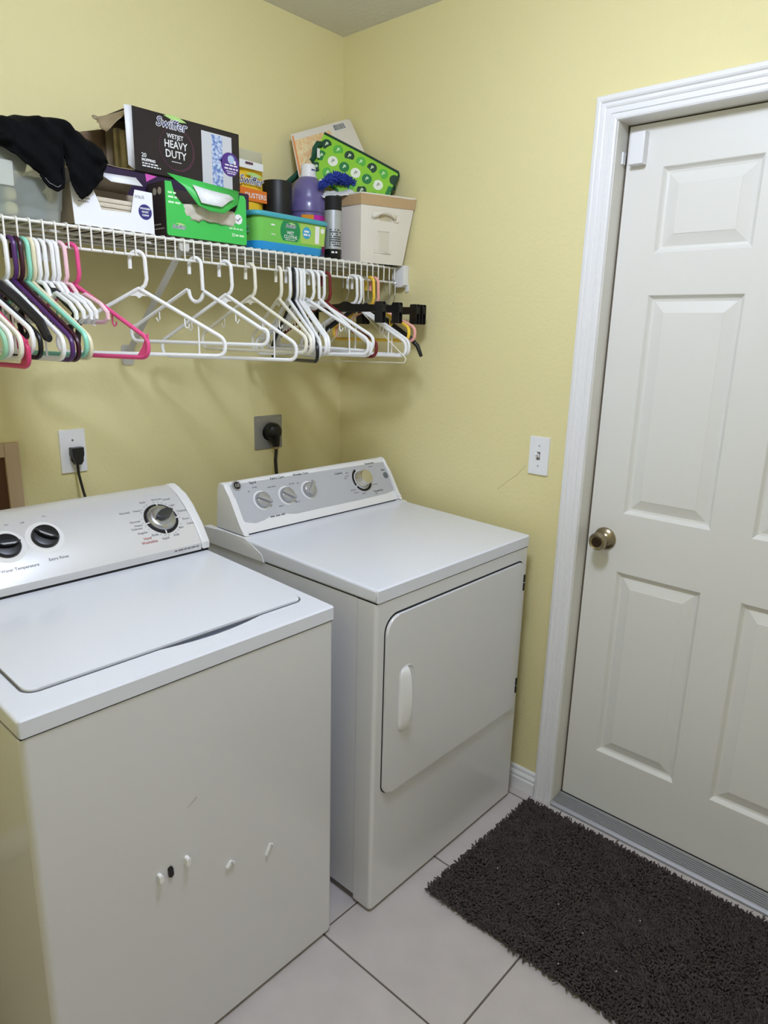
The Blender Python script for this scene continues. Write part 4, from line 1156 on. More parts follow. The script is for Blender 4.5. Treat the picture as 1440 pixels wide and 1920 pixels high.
for k, s in enumerate(('WOODEN', 'MAGIC', 'CLEAN')):
    text_into(bt, s, Mw @ Matrix.Translation((-0.9375, 0.0548 - 0.0073 * k, 0.0013)), 0.0056, bold=0.0002)
stuff(bt.build('badge_lettering', M_print_w, wbx))
bt = MB()
text_into(bt, 'track', Mw @ Matrix.Translation((-0.951, 0.080, 0.0009)), 0.012, shear=0.25)
small_lines(bt, Mw @ Matrix.Translation((0, 0, 0.0008)), -1.100, -1.076, 0.050, 0.0022)
small_lines(bt, Mw @ Matrix.Translation((0, 0, 0.0008)), -1.098, -1.072, 0.057, 0.0022)
stuff(bt.build('small_print', M_print_g, wbx))
M_pad = mat('pad_wadding', (206, 196, 176), 0.95, bump=0.5, bscale=150, vary=0.05, vscale=40)
PADN = ('at the very bottom', 'second from the bottom', 'third from the bottom', 'fourth from the bottom', 'just below the top', 'on top')
for k in range(6):
    t = thing('mop_pad', (-1.01, -0.245, ZS + 0.003 + 0.0108 * k), 'folded cream mop pad ' + PADN[k] + ' of the stack in the notched white box', 'mop pad', 'cream mop pads in the white box')
    MB().box(-1.092 + random.uniform(-0.004, 0.004), -0.932 + random.uniform(-0.006, 0.004), WYF + 0.006 + random.uniform(0, 0.003), WYB - 0.006, ZS + 0.003 + 0.0108 * k, ZS + 0.0132 + 0.0108 * k, bevel=0.0026, seg=2).build('wadding', M_pad, t)

# ---- dark box standing behind, carrying the big one
pbx = thing('purple_box', (-0.85, -0.12, ZS), 'dark purple box with a pink corner under the large black carton', 'cardboard box')
PX0, PX1, PYF, PYB, PZT = -1.035, -0.56, -0.196, -0.055, 1.873
MB().box(PX0, PX1, PYF, PYB, ZS, PZT, bevel=0.0012, seg=1).build('carton', mat('dark_purple_card', (44, 26, 62), 0.4), pbx)
Mpb = frame((0, PYF, 0), (1, 0, 0), (0, 0, 1))
flatprint('pink_corner', [(-0.88, -0.196, 1.873)[::2], (-0.878, -0.196, 1.854)[::2], (-0.848, -0.196, 1.871)[::2]], Mpb, mat('pink_print', (218, 92, 186), 0.5), pbx)

# ---- big black carton
big = thing('black_pad_carton', (-0.75, -0.13, PZT), 'large black carton of heavy duty mopping pads, torn open at one end', 'cardboard box')
GX0, GX1, GYF, GYB, GZ0, GZ1 = -0.909, -0.5935, -0.200, -0.060, 1.8745, 2.0195
M_cblk = mat('black_card', (36, 30, 34), 0.32, vary=0.05, vscale=5)
M_craft = mat('kraft_inside', (158, 142, 116), 0.85, bump=0.3, bscale=150, vary=0.12, vscale=35)
MB().box(GX0, GX1, GYF, GYF + 0.0014, GZ0, GZ1).build('front_panel', M_cblk, big)
MB().box(GX0, GX1, GYB - 0.0014, GYB, GZ0, GZ1).build('back_panel', M_craft, big)
MB().box(GX0, GX1, GYF, GYB, GZ1 - 0.0014, GZ1).build('top_panel', M_cblk, big)
MB().box(GX0, GX1, GYF, GYB, GZ0, GZ0 + 0.0014).build('bottom_panel', M_craft, big)
MB().box(GX1 - 0.0014, GX1, GYF, GYB, GZ0, GZ1).build('end_panel', M_cblk, big)
MB().quad((GX0, GYF, GZ0 + 0.002), (GX0, GYF, GZ1), (GX0 - 0.021, GYF - 0.003, GZ1 - 0.003), (GX0 - 0.0185, GYF - 0.003, GZ0 + 0.010)).build('front_flap', M_card_w, big, solid=0.0014)
# torn grey end flaps
def ragged(p0, p1, p2, p3, n, amp, m, name, seed):
    """flap from hinge p0-p1 to free edge p3-p2, torn along the free edge and slightly curled"""
    p0, p1, p2, p3 = map(Vector, (p0, p1, p2, p3))
    rows = []
    nrm = (p1 - p0).cross(p3 - p0).normalized()
    for i in range(n + 1):
        u = i / n
        a, b = p0.lerp(p1, u), p3.lerp(p2, u)
        e = 1.0 + noise.noise(Vector((u * 6, seed, 0))) * amp
        row = []
        for j in range(7):
            v = j / 6
            p = a.lerp(b, v * (e if v > 0.6 else 1.0))
            p = p + nrm * (noise.noise(Vector((u * 3, v * 2.5, seed + 4))) * 0.008 * v)
            row.append(p)
        rows.append(row)
    return MB().grid(rows).build(name, m, big, angle=60, solid=0.0016)
ragged((GX0, GYB, GZ1 - 0.001), (GX0, GYF + 0.004, GZ1 - 0.006), (-0.964, -0.165, 1.954), (-0.958, -0.1, 2.002), 14, 0.18, M_craft, 'top_flap', 1.3)
ragged((GX0, GYB, GZ0 + 0.001), (GX0, GYF + 0.002, GZ0 + 0.001), (-1.012, -0.178, 1.8755), (-1.018, -0.08, 1.8765), 12, 0.12, M_craft, 'bottom_flap', 5.1)
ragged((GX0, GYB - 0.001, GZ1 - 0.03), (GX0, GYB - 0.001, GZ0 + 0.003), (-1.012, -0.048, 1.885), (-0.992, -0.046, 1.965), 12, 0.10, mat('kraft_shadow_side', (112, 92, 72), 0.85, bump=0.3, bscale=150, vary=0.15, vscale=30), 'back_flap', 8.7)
# wadding of the pads seen through the torn end
for k in range(4):
    t = thing('mop_pad', (-0.77, -0.13, GZ0 + 0.003), 'flat tan mop pad ' + ('nearest the wall', 'second from the wall', 'second from the front', 'nearest the printed front')[k] + ' inside the torn black carton', 'mop pad', 'pads in the black carton')
    MB().box(GX0 + 0.012 + 0.006 * (k % 2), GX1 - 0.01, GYB - 0.012 - 0.021 * (k + 1), GYB - 0.014 - 0.021 * k, GZ0 + 0.003, GZ0 + 0.118 - 0.006 * k, bevel=0.006, seg=2).build('wadding', mat('pad_tan', (178, 164, 126), 0.95, bump=0.5, bscale=120, vary=0.15, vscale=40), t)
Mg = frame((0, GYF, 0), (1, 0, 0), (0, 0, 1))
flatprint('glow_ring', disc(-0.788, 1.944, 0.052, 40), Mg, mat('plum_ring', (74, 40, 58), 0.4), big, lift=0.0002)
flatprint('dark_disc', disc(-0.790, 1.945, 0.048, 40), Mg, mat('dark_disc', (38, 32, 36), 0.35), big, lift=0.0006)
logo(big, Mg @ Matrix.Translation((-0.803, 1.999, 0.0006)), 0.092)
ht = MB()
text_into(ht, 'WETJET', Mg @ Matrix.Translation((-0.793, 1.972, 0.001)), 0.0150, bold=0.0002, sx=0.9)
text_into(ht, 'HEAVY', Mg @ Matrix.Translation((-0.792, 1.953, 0.001)), 0.0250, bold=0.0003, sx=0.86)
text_into(ht, 'DUTY', Mg @ Matrix.Translation((-0.793, 1.930, 0.001)), 0.0255, bold=0.0003, sx=0.9)
text_into(ht, '20', Mg @ Matrix.Translation((-0.890, 1.914, 0.001)), 0.0135, align='LEFT', bold=0.0002)
text_into(ht, 'MOPPING', Mg @ Matrix.Translation((-0.890, 1.9035, 0.001)), 0.0085, align='LEFT', bold=0.0004)
small_lines(ht, Mg @ Matrix.Translation((0, 0, 0.0008)), -0.889, -0.846, 1.896, 0.003)
small_lines(ht, Mg @ Matrix.Translation((0, 0, 0.0008)), -0.889, -0.838, 1.890, 0.003)
small_lines(ht, Mg @ Matrix.Translation((0, 0, 0.0012)), -0.806, -0.778, 1.9135, 0.0018)
stuff(ht.build('lettering', M_print_w, big))
PXa, PXb, PZa, PZb = -0.714, -0.6185, 1.8755, 2.006
flatprint('pad_picture', [(PXa, PZa), (PXb, PZa), (PXb, PZb), (PXa, PZb)], Mg, mat('pad_picture_grey', (206, 208, 212), 0.45), big)
Mblue = bpy.data.materials.new('blue_floral_strip'); Mblue.use_nodes = True
ntb = Mblue.node_tree; bsd = ntb.nodes['Principled BSDF']; bsd.inputs['Roughness'].default_value = 0.5
tcb = ntb.nodes.new('ShaderNodeTexCoord'); nzb = ntb.nodes.new('ShaderNodeTexNoise'); nzb.inputs['Scale'].default_value = 130; nzb.inputs['Detail'].default_value = 3
rpb = ntb.nodes.new('ShaderNodeValToRGB')
rpb.color_ramp.elements[0].position = 0.38; rpb.color_ramp.elements[0].color = (*lin((92, 124, 190)), 1)
rpb.color_ramp.elements[1].position = 0.62; rpb.color_ramp.elements[1].color = (*lin((206, 218, 236)), 1)
ntb.links.new(tcb.outputs['Object'], nzb.inputs['Vector']); ntb.links.new(nzb.outputs['Fac'], rpb.inputs['Fac']); ntb.links.new(rpb.outputs['Color'], bsd.inputs['Base Color'])
flatprint('blue_strip', [(-0.683, PZa), (-0.649, PZa), (-0.649, PZb - 0.004), (-0.683, PZb - 0.004)], Mg, Mblue, big, lift=0.0007)
M_viol = mat('violet_print', (84, 52, 136), 0.4)
flatprint('violet_bubble', disc(-0.6255, 1.938, 0.0300, 36)[2:-1] , Mg, M_viol, big, lift=0.0012)
flatprint('bubble_tip', [(-0.652, 1.948), (-0.652, 1.938), (-0.662, 1.944)], Mg, M_viol, big, lift=0.0012)
flatprint('bubble_emblem', disc(-0.6225, 1.9505, 0.0110, 24), Mg, mat('emblem_blue', (176, 196, 222), 0.4), big, lift=0.0018)
bt = MB()
for z, w, h in ((1.936, 0.040, 0.0034), (1.9275, 0.044, 0.0036), (1.9205, 0.032, 0.0024), (1.9155, 0.026, 0.0024)):
    small_lines(bt, Mg @ Matrix.Translation((0, 0, 0.0016)), -0.6225 - w / 2, -0.6225 + w / 2, z, h)
bt.prism([(-0.614, 1.940), (-0.607, 1.940), (-0.607, 1.948), (-0.611, 1.950), (-0.614, 1.947)], 0.002, 0.0022, Mg)
stuff(bt.build('bubble_print', M_print_w, big))

# ---- green box with a torn flap and wipes
M_green = mat('green_card', (66, 190, 84), 0.42)
M_gdark = mat('brown_black_card', (58, 50, 46), 0.5)
grn = thing('green_wipe_box', (-0.76, -0.25, ZS), 'bright green wipe box with a torn open flap showing wipes', 'cardboard box')
HX0, HX1, HYF, HYB, HZ0, HZ1 = -0.8805, -0.6395, -0.286, -0.205, ZS, 1.8470
Mh = frame((0, HYF, 0), (1, 0, 0), (0, 0, 1))
def gg(*pts): return [(p[0], p[2]) for p in pts]
opening = gg((-0.864, -0.286, 1.85), (-0.855, -0.286, 1.817), (-0.828, -0.286, 1.796), (-0.803, -0.286, 1.771), (-0.711, -0.286, 1.779), (-0.676, -0.286, 1.802), (-0.663, -0.286, 1.826), (-0.659, -0.286, 1.845))
top_z = HZ1
outer = rrect(HX0, HX1, HZ0 + 0.003, HZ1, (0.006, 0.006, 0.010, 0.006), 3)
gpoly = [p for p in rrect(HX0, HX1, HZ0 + 0.003, HZ1, (0.006, 0.006, 0.0, 0.0), 3) if p[1] < HZ1 - 0.001]
xL, xR = opening[0][0], opening[-1][0]
gpoly = [(HX0, HZ1), *[(p[0], p[1]) for p in rrect(HX0, HX1, HZ0 + 0.003, HZ1 - 0.02, (0.006, 0.006, 0.001, 0.001), 3)[:8]], (HX1, HZ1 - 0.010), (HX1 - 0.006, HZ1 - 0.001), (xR, HZ1 - 0.001)] + list(reversed(opening)) + [(xL, HZ1)]
MB().prism(gpoly, -0.0009, 0.0009, Mh).build('front_panel', M_green, grn)
s4 = MB()
s4.box(HX0 - 0.001, HX0 + 0.0008, HYF + 0.002, HYB, HZ0, HZ1); s4.build('side_panel', M_gdark, grn)
MB().box(HX1 - 0.0008, HX1 + 0.001, HYF + 0.002, HYB, HZ0, HZ1).build('side_panel', M_gdark, grn)
MB().box(HX0, HX1, HYB - 0.0015, HYB, HZ0, HZ1).build('back_panel', M_gdark, grn)
MB().box(HX0 - 0.001, HX1 + 0.001, HYF + 0.001, HYB, HZ0, HZ0 + 0.003).build('bottom_panel', M_gdark, grn)
Msd = frame((HX0 - 0.001, 0, 0), (0, -1, 0), (0, 0, 1))
sd_ = MB()
for yy, r in ((-0.262, 0.0085), (-0.239, 0.0085)):
    sd_.prism(disc(-yy, 1.826, r, 20), 0.0002, 0.0005, Msd)
small_lines(sd_, Msd, 0.222, 0.276, 1.739, 0.003); small_lines(sd_, Msd, 0.222, 0.262, 1.749, 0.003)
stuff(sd_.build('side_print', mat('dull_print', (186, 178, 160), 0.6), grn))
# flap swung out of the front, hinged along the top
fl = [(-0.872, -0.285, 1.865), (-0.836, -0.3, 1.839), (-0.807, -0.316, 1.798), (-0.776, -0.322, 1.788), (-0.734, -0.322, 1.788), (-0.709, -0.318, 1.804), (-0.678, -0.306, 1.82), (-0.662, -0.286, 1.855)]
fm = MB()
c_ = Vector((0, 0, 0))
for p in fl: c_ += Vector(p) / len(fl)
vs_ = [fm.bm.verts.new(p) for p in fl]; vc_ = fm.bm.verts.new(c_)
for i in range(len(vs_)): fm.bm.faces.new((vs_[i], vs_[(i + 1) % len(vs_)], vc_))
flap = fm.build('torn_flap', M_green, grn, angle=60, solid=0.0016)
wp = [(-0.813, -0.302, 1.846), (-0.807, -0.31, 1.829), (-0.802, -0.322, 1.804), (-0.77, -0.326, 1.802), (-0.743, -0.326, 1.802), (-0.72, -0.32, 1.817), (-0.696, -0.312, 1.829), (-0.708, -0.309, 1.837), (-0.763, -0.306, 1.84)]
fm = MB(); c_ = Vector((0, 0, 0))
for p in wp: c_ += Vector(p) / len(wp)
vs_ = [fm.bm.verts.new(p) for p in wp]; vc_ = fm.bm.verts.new(c_ + Vector((0, -0.001, 0)))
for i in range(len(vs_)): fm.bm.faces.new((vs_[i], vs_[(i + 1) % len(vs_)], vc_))
fm.build('flap_picture', mat('white_picture', (226, 228, 228), 0.5, vary=0.06, vscale=60), flap, angle=60, solid=0.0008)
# the wipes: a soft crumpled stack bulging out of the opening
wi = thing('wipe_stack', (-0.74, -0.27, HZ0 + 0.004), 'grey white stack of wipes bulging from the torn green box', 'wipes')
rows = []
a0, a1 = (-0.83, -0.286, 1.796), (-0.676, -0.286, 1.802)
for i in range(29):
    u = i / 28
    x = -0.868 + (0.215) * u
    row = []
    for j in range(15):
        v = j / 14
        if v < 0.6:
            q = v / 0.6
            y = HYB + 0.004 + (HYF + 0.004 - HYB - 0.004) * q
            bul = max(0.0, 1 - ((u - 0.55) / 0.42) ** 2)
            y -= 0.020 * q * q * bul
            z = 1.810 - 0.012 * abs(u - 0.5) - 0.006 * q
        else:
            q = (v - 0.6) / 0.4
            bul = max(0.0, 1 - ((u - 0.55) / 0.42) ** 2)
            y = HYF + 0.004 - 0.020 * bul * (1 - q * 0.6)
            z = 1.804 - 0.012 * abs(u - 0.5) - 0.036 * q
        cr_ = noise.noise(Vector((x * 60, v * 8, 1.0))) * 0.005 + noise.noise(Vector((x * 150, v * 14, 5.0))) * 0.0025
        row.append((x, y + cr_ * 0.8 if v > 0.5 else y, z + cr_))
    rows.append(row)
MB().grid(rows).build('wipes', mat('wipe_fabric', (206, 198, 184), 0.95, bump=0.4, bscale=90, vary=0.08, vscale=40), wi, angle=50, solid=0.002)
gl = MB()
for z, x1 in ((1.822, -0.852), (1.812, -0.846), (1.8, -0.838)):
    small_lines(gl, Mh @ Matrix.Translation((0, 0, 0.0009)), -0.874, x1, z, 0.0045)
small_lines(gl, Mh @ Matrix.Translation((0, 0, 0.0009)), -0.696, -0.652, 1.7605, 0.0035)
small_lines(gl, Mh @ Matrix.Translation((0, 0, 0.0009)), -0.676, -0.648, 1.7445, 0.0045)
text_into(gl, '22', Mh @ Matrix.Translation((-0.683, 1.7445, 0.0011)), 0.0105, bold=0.0004)
stuff(gl.build('small_print', mat('pale_green_print', (206, 236, 200), 0.5), grn))
flatprint('white_badge', disc(-0.6655, 1.7855, 0.0125, 26), Mh, M_print_w, grn, lift=0.001)
MB().tube([Mh @ Vector(p) for p in ((-0.673, 1.785, 0.0018), (-0.668, 1.781, 0.0018), (-0.659, 1.790, 0.0018))], 0.0009, n=4).build('badge_tick', M_print_k, grn)
logo(grn, Mh @ Matrix.Translation((-0.8475, 1.7445, 0.0010)), 0.040)

# ---- yellow duster bag
bag = thing('duster_bag', (-0.475, -0.085, ZS), 'yellow and orange duster refill bag with a clear top', 'bag')
def puffy(x0, x1, yc, th, z0, z1, n=16, m_=12, seed=0.0):
    f, b = [], []
    for i in range(m_ + 1):
        v = i / m_
        rf, rb = [], []
        for j in range(n + 1):
            u = j / n
            h = (max(0, math.sin(PI * u)) ** 0.5) * (max(0, math.sin(PI * min(1, 0.08 + 0.92 * v) if v < 0.5 else PI * (1 - (1 - v) * 0.98))) ** 0.5)
            w = noise.noise(Vector((u * 5, v * 6, seed))) * 0.003
            x, z = x0 + (x1 - x0) * u, z0 + (z1 - z0) * v
            rf.append((x, yc - th / 2 * h + w, z)); rb.append((x, yc + th / 2 * h + w, z))
        f.append(rf); b.append(rb)
    return f, b
for nm, za, zb, m in (('clear_header', 1.984, 2.020, mat('milky_film', (214, 212, 188), 0.25, trans=0.35, ior=1.1)), ('yellow_film', 1.79, 1.984, mat('yellow_film', (240, 196, 44), 0.3)), ('lower_film', ZS, 1.79, mat('yellow_film_low', (240, 200, 70), 0.3))):
    f, b = [], []
    for i in range(9):
        v = i / 8; z = za + (zb - za) * v
        g = (z - ZS) / (2.020 - ZS)
        rf, rb = [], []
        for j in range(15):
            u = j / 14
            h = max(0, math.sin(PI * u)) ** 0.5 * max(0.02, (math.sin(PI * min(0.999, 0.12 + 0.88 * g)))) ** 0.6
            w = noise.noise(Vector((u * 5, g * 9, 2.2))) * 0.003 * (1 if 0 < g < 1 else 0)
            x = -0.535 + 0.111 * u
            rf.append((x, -0.085 - 0.024 * h + w, z)); rb.append((x, -0.085 + 0.022 * h + w, z))
        f.append(rf); b.append(rb)
    mb = MB(); mb.grid(f); mb.grid(b)
    bmesh.ops.remove_doubles(mb.bm, verts=mb.bm.verts, dist=0.0001)
    mb.build(nm, m, bag, angle=60)
Myb = frame((0, -0.1125, 0), (1, 0, 0), (0, 0, 1))
flatprint('white_band', [(-0.532, 1.962), (-0.442, 1.962), (-0.442, 1.982), (-0.532, 1.984)], Myb, M_print_w, bag, th=0.0006)
flatprint('orange_band', [(-0.532, 1.874), (-0.430, 1.874), (-0.430, 1.907), (-0.532, 1.910)], Myb, mat('orange_print', (232, 120, 40), 0.35), bag, th=0.0006)
dt = MB(); text_into(dt, 'DUSTERS', Myb @ Matrix.Translation((-0.472, 1.889, 0.001)), 0.0195, bold=0.0002)
stuff(dt.build('lettering', M_print_w, bag))
logo(bag, Myb @ Matrix.Translation((-0.488, 1.930, 0.0006)), 0.092)
MB().prism([(-0.508, 1.973), (-0.480, 1.973), (-0.480, 1.980), (-0.508, 1.980)], 0.0012, 0.0014, Myb).build('colour_bar', mat('colour_bar', (96, 62, 80), 0.5), bag)

# ---- black canister
can_b = thing('black_canister', (-0.378, -0.1, ZS), 'plain matte black cylinder beside the purple bottle', 'canister')
MB().lathe([(0.0, 0.0), (0.043, 0.0), (0.045, 0.003), (0.0455, 0.222), (0.0445, 0.2255), (0.0425, 0.2255), (0.0415, 0.214), (0.041, 0.01), (0.0, 0.01)], Matrix.Translation((-0.378, -0.1, ZS)), 40).build('body', mat('black_canister', (24, 24, 26), 0.45), can_b)

# ---- purple bottle
bot = thing('cleaner_bottle', (-0.263, -0.115, ZS), 'purple cleaner bottle with a white cap and orange and magenta label', 'bottle')
Mbt = Matrix.Translation((-0.263, -0.115, ZS))
MB().lathe([(0.0, 0.0), (0.052, 0.0), (0.056, 0.005), (0.057, 0.145), (0.0605, 0.150), (0.0610, 0.172), (0.0585, 0.182), (0.0560, 0.188), (0.0555, 0.196), (0.0530, 0.212), (0.0490, 0.228), (0.0425, 0.241), (0.033, 0.2505), (0.027, 0.255), (0.0, 0.255)], Mbt, 48).build('body', mat('purple_bottle', (106, 97, 148), 0.3, coat=0.2), bot, angle=30)
MB().lathe([(0.0, 0.255), (0.0270, 0.255), (0.0270, 0.262), (0.0245, 0.264), (0.0235, 0.288), (0.0215, 0.293), (0.0, 0.295)], Mbt, 36).build('cap', M_plastic, bot, angle=30)
MB().lathe([(0.0, 0.294), (0.015, 0.294), (0.008, 0.305), (0.004, 0.308), (0.0, 0.308)], Mbt, 24).build('nozzle', mat('beige_nozzle', (214, 190, 150), 0.5), bot)
ck = MB(); small_lines(ck, frame(Mbt @ Vector((0.002, -0.0243, 0.276)), (1, 0.12, 0), (0, 0, 1)), -0.011, 0.011, 0, 0.004); stuff(ck.build('cap_print', mat('blue_ink', (60, 70, 140), 0.5), bot))
def wrap(r, a0, a1, z0, z1, m, name, parent, Mx):
    n = 14
    rows = [[Mx @ Vector((r * math.cos(math.radians(a0 + (a1 - a0) * i / n)), r * math.sin(math.radians(a0 + (a1 - a0) * i / n)), z)) for i in range(n + 1)] for z in (z0, z1)]
    return MB().grid(rows).build(name, m, parent, solid=0.0006)
wrap(0.0577, 206, 246, 0.03, 0.138, mat('orange_label', (226, 150, 46), 0.4), 'orange_label', bot, Mbt)
wrap(0.0579, 246, 330, 0.03, 0.138, mat('magenta_label', (204, 52, 170), 0.4), 'magenta_label', bot, Mbt)
wrap(0.0581, 290, 322, 0.09, 0.128, M_print_w, 'label_patch', bot, Mbt)

# ---- wet cloth tub
tub = thing('wet_cloth_tub', (-0.455, -0.235, ZS), 'teal lidded green and blue wet cloth tub in front of the purple bottle', 'tub')
TX0, TX1, TYF, TYB, TZ = -0.598, -0.330, -0.276, -0.172, 1.8085
def tubring(k, ins):
    e = 0.006 * (1 - k)
    return rrect(TX0 + e + ins, TX1 - e - ins, TYF + e + ins, TYB - e - ins, 0.026, 6)
zs_ = [(ZS, 0.0, 0.004), (ZS + 0.004, 0.05, 0.0), (ZS + 0.026, 0.3, 0), (ZS + 0.0262, 0.3, 0.0004), (TZ, 1.0, 0.0)]
def ringsolid(levels, name, m):
    mb = MB()
    V_ = [[mb.bm.verts.new((p[0], p[1], z)) for p in tubring(k, i)] for z, k, i in levels]
    for A_, B_ in zip(V_, V_[1:]):
        n = len(A_)
        for q in range(n): mb.bm.faces.new((A_[q], A_[(q + 1) % n], B_[(q + 1) % n], B_[q]))
    mb.bm.faces.new(list(reversed(V_[0]))); mb.bm.faces.new(V_[-1])
    return mb.build(name, m, tub, angle=40)
ringsolid([(ZS, 0.0, 0.006), (ZS + 0.003, 0.03, 0.001), (ZS + 0.024, 0.33, 0.0)], 'base', mat('blue_tub', (34, 146, 210), 0.3))
ringsolid([(ZS + 0.024, 0.33, 0.0), (TZ, 1.0, 0.0)], 'label_sleeve', mat('green_sleeve', (112, 194, 84), 0.35))
ringsolid([(TZ, 1.0, -0.006), (TZ + 0.003, 1.0, -0.008), (TZ + 0.010, 1.0, -0.008), (TZ + 0.013, 1.0, -0.004), (TZ + 0.014, 1.0, 0.004)], 'lid', mat('teal_lid', (72, 170, 184), 0.3))
# front print follows the slight lean of the tub wall
kk = (ZS + 0.024)
def tub_y(z): return TYF + 0.006 * (1 - (0.33 + 0.67 * (z - kk) / (TZ - kk)))
Mtb = frame((0, tub_y(ZS), ZS), (1, 0, 0), (0, tub_y(TZ) - tub_y(ZS), TZ - ZS))
M_dkg = mat('deep_green_print', (22, 136, 80), 0.35)
flatprint('green_disc', [p for p in disc(-0.474, 0.059, 0.037, 40) if 0.0305 <= p[1] <= 0.087], Mtb, M_dkg, tub)
wt = MB()
text_into(wt, 'WET', Mtb @ Matrix.Translation((-0.474, 0.0545, 0.0008)), 0.0125, bold=0.0001)
text_into(wt, 'CLOTHS', Mtb @ Matrix.Translation((-0.473, 0.0435, 0.0008)), 0.0130, bold=0.0001)
small_lines(wt, Mtb @ Matrix.Translation((0, 0, 0.0008)), -0.492, -0.456, 0.036, 0.0018)
small_lines(wt, Mtb @ Matrix.Translation((0, 0, 0.0004)), -0.545, -0.532, 0.070, 0.004)
small_lines(wt, Mtb @ Matrix.Translation((0, 0, 0.0004)), -0.543, -0.530, 0.045, 0.003)
stuff(wt.build('lettering', M_print_w, tub))
logo(tub, Mtb @ Matrix.Translation((-0.474, 0.073, 0.0008)), 0.040)
flatprint('lime_patch', [(-0.433, 0.0315), (-0.340, 0.031), (-0.337, 0.088), (-0.438, 0.088)], Mtb, mat('lime_print', (168, 204, 96), 0.35), tub, lift=0.0002)
flatprint('blue_drop', disc(-0.412, 0.062, 0.0165, 24), Mtb, mat('blue_drop', (64, 160, 204), 0.4), tub, lift=0.0006)
bt = MB(); small_lines(bt, Mtb @ Matrix.Translation((0, 0, 0.001)), -0.422, -0.402, 0.066, 0.005); small_lines(bt, Mtb @ Matrix.Translation((0, 0, 0.001)), -0.424, -0.400, 0.057, 0.005)
stuff(bt.build('drop_print', M_print_w, tub))
flatprint('white_strip', [(-0.378, 0.036), (-0.362, 0.036), (-0.362, 0.085), (-0.379, 0.085)], Mtb, M_print_w, tub, lift=0.0006)
flatprint('round_mark', disc(-0.3495, 0.074, 0.0075, 20), Mtb, M_print_w, tub, lift=0.0006)
Mts = frame((TX0 + 0.004, 0, ZS), (0, -1, 0), (-0.008, 0, TZ - ZS))
sp = MB(); small_lines(sp, Mts, 0.198, 0.246, 0.06, 0.006); small_lines(sp, Mts, 0.200, 0.244, 0.048, 0.005); sp.prism(disc(0.222, 0.074, 0.009, 16), 0.0002, 0.0005, Mts)
stuff(sp.build('side_print', mat('pale_teal_print', (120, 190, 170), 0.5), tub))

# ---- spray can
spc = thing('spray_can', (-0.281, -0.25, ZS), 'slim black and silver aerosol can beside the canvas bin', 'spray can')
Msp = Matrix.Translation((-0.281, -0.25, ZS))
MB().lathe([(0.0, 0.0), (0.0245, 0.0), (0.0265, 0.003), (0.0265, 0.030), (0.0, 0.030)], Msp, 36).build('base_band', mat('gloss_black', (14, 14, 15), 0.25), spc)
MB().lathe([(0.0, 0.030), (0.0265, 0.030), (0.0265, 0.142), (0.0, 0.142)], Msp, 36).build('silver_label', mat('silver_label', (176, 180, 184), 0.35, metal=0.35), spc)
MB().lathe([(0.0, 0.142), (0.0262, 0.142), (0.0262, 0.178), (0.0245, 0.183), (0.0, 0.184)], Msp, 36).build('cap', M_blackm, spc)
sc_ = MB()
for z in [0.040 + 0.0065 * k for k in range(8)]:
    for a in range(205, 290, 9):
        if random.random() < 0.8:
            aa = math.radians(a)
            sc_.prism([(-0.0017, -0.0018), (0.0017, -0.0018), (0.0017, 0.0018), (-0.0017, 0.0018)], 0, 0.0003, frame(Msp @ Vector((0.0266 * math.cos(aa), 0.0266 * math.sin(aa), z)), (-math.sin(aa), math.cos(aa), 0), (0, 0, 1)))
stuff(sc_.build('small_print', M_print_k, spc))
aa = math.radians(236)
sc_ = MB(); small_lines(sc_, frame(Msp @ Vector((0.0266 * math.cos(aa), 0.0266 * math.sin(aa), 0.020)), (-math.sin(aa), math.cos(aa), 0), (0, 0, 1)), -0.009, 0.009, 0, 0.005)
stuff(sc_.build('band_print', M_print_w, spc))

# ---- canvas bin
cbn = thing('canvas_bin', (-0.105, -0.20, ZS), 'cream canvas bin with a tan rim band and a slot handle', 'bin')
M_canvas = mat('cream_canvas', (226, 220, 208), 0.9, bump=0.25, bscale=260, bdist=0.001, vary=0.02, vscale=12)
M_band = mat('tan_canvas_band', (188, 160, 120), 0.9, bump=0.25, bscale=260, bdist=0.001)
b0 = [(-0.190, -0.282), (-0.031, -0.322), (-0.012, -0.085), (-0.178, -0.085)]          # foot corners
b1 = [(-0.192, -0.283), (-0.006, -0.350), (-0.003, -0.075), (-0.186, -0.075)]          # rim corners
HB = 0.206
def bring(k, ins=0.0, nz_=0.0):
    P = [Vector((b0[i][0] + (b1[i][0] - b0[i][0]) * k, b0[i][1] + (b1[i][1] - b0[i][1]) * k)) for i in range(4)]
    c = sum(P, Vector((0, 0))) / 4
    out = []
    for i in range(4):
        A_, B_ = P[i], P[(i + 1) % 4]
        for j in range(8):
            p = A_.lerp(B_, j / 8)
            d = (c - p).normalized()
            out.append(p + d * ins)
    return out
def bwall(k0, k1, ins, name, m, parent=cbn, steps=6, th=0.003, inner=True):
    mb = MB()
    lv = [(k0 + (k1 - k0) * s / steps, ins) for s in range(steps + 1)]
    if inner: lv += [(k0 + (k1 - k0) * s / steps, ins + th) for s in range(steps, -1, -1)]
    V_ = [[mb.bm.verts.new((p[0], p[1], ZS + HB * k + 0.004 * (i_ // 1 != 0) * 0)) for i_, p in enumerate(bring(k, ins_))] for k, ins_ in lv]
    for A_, B_ in zip(V_, V_[1:]):
        n = len(A_)
        for q in range(n): mb.bm.faces.new((A_[q], A_[(q + 1) % n], B_[(q + 1) % n], B_[q]))
    if k0 == 0.0:
        mb.bm.faces.new(list(reversed(V_[0])))
        if inner: mb.bm.faces.new(V_[-1])
    return mb.build(name, m, parent, angle=30)
bwall(0.0, 0.86, 0.0, 'canvas_body', M_canvas)
bwall(0.84, 1.0, -0.0022, 'rim_band', M_band, th=0.006)
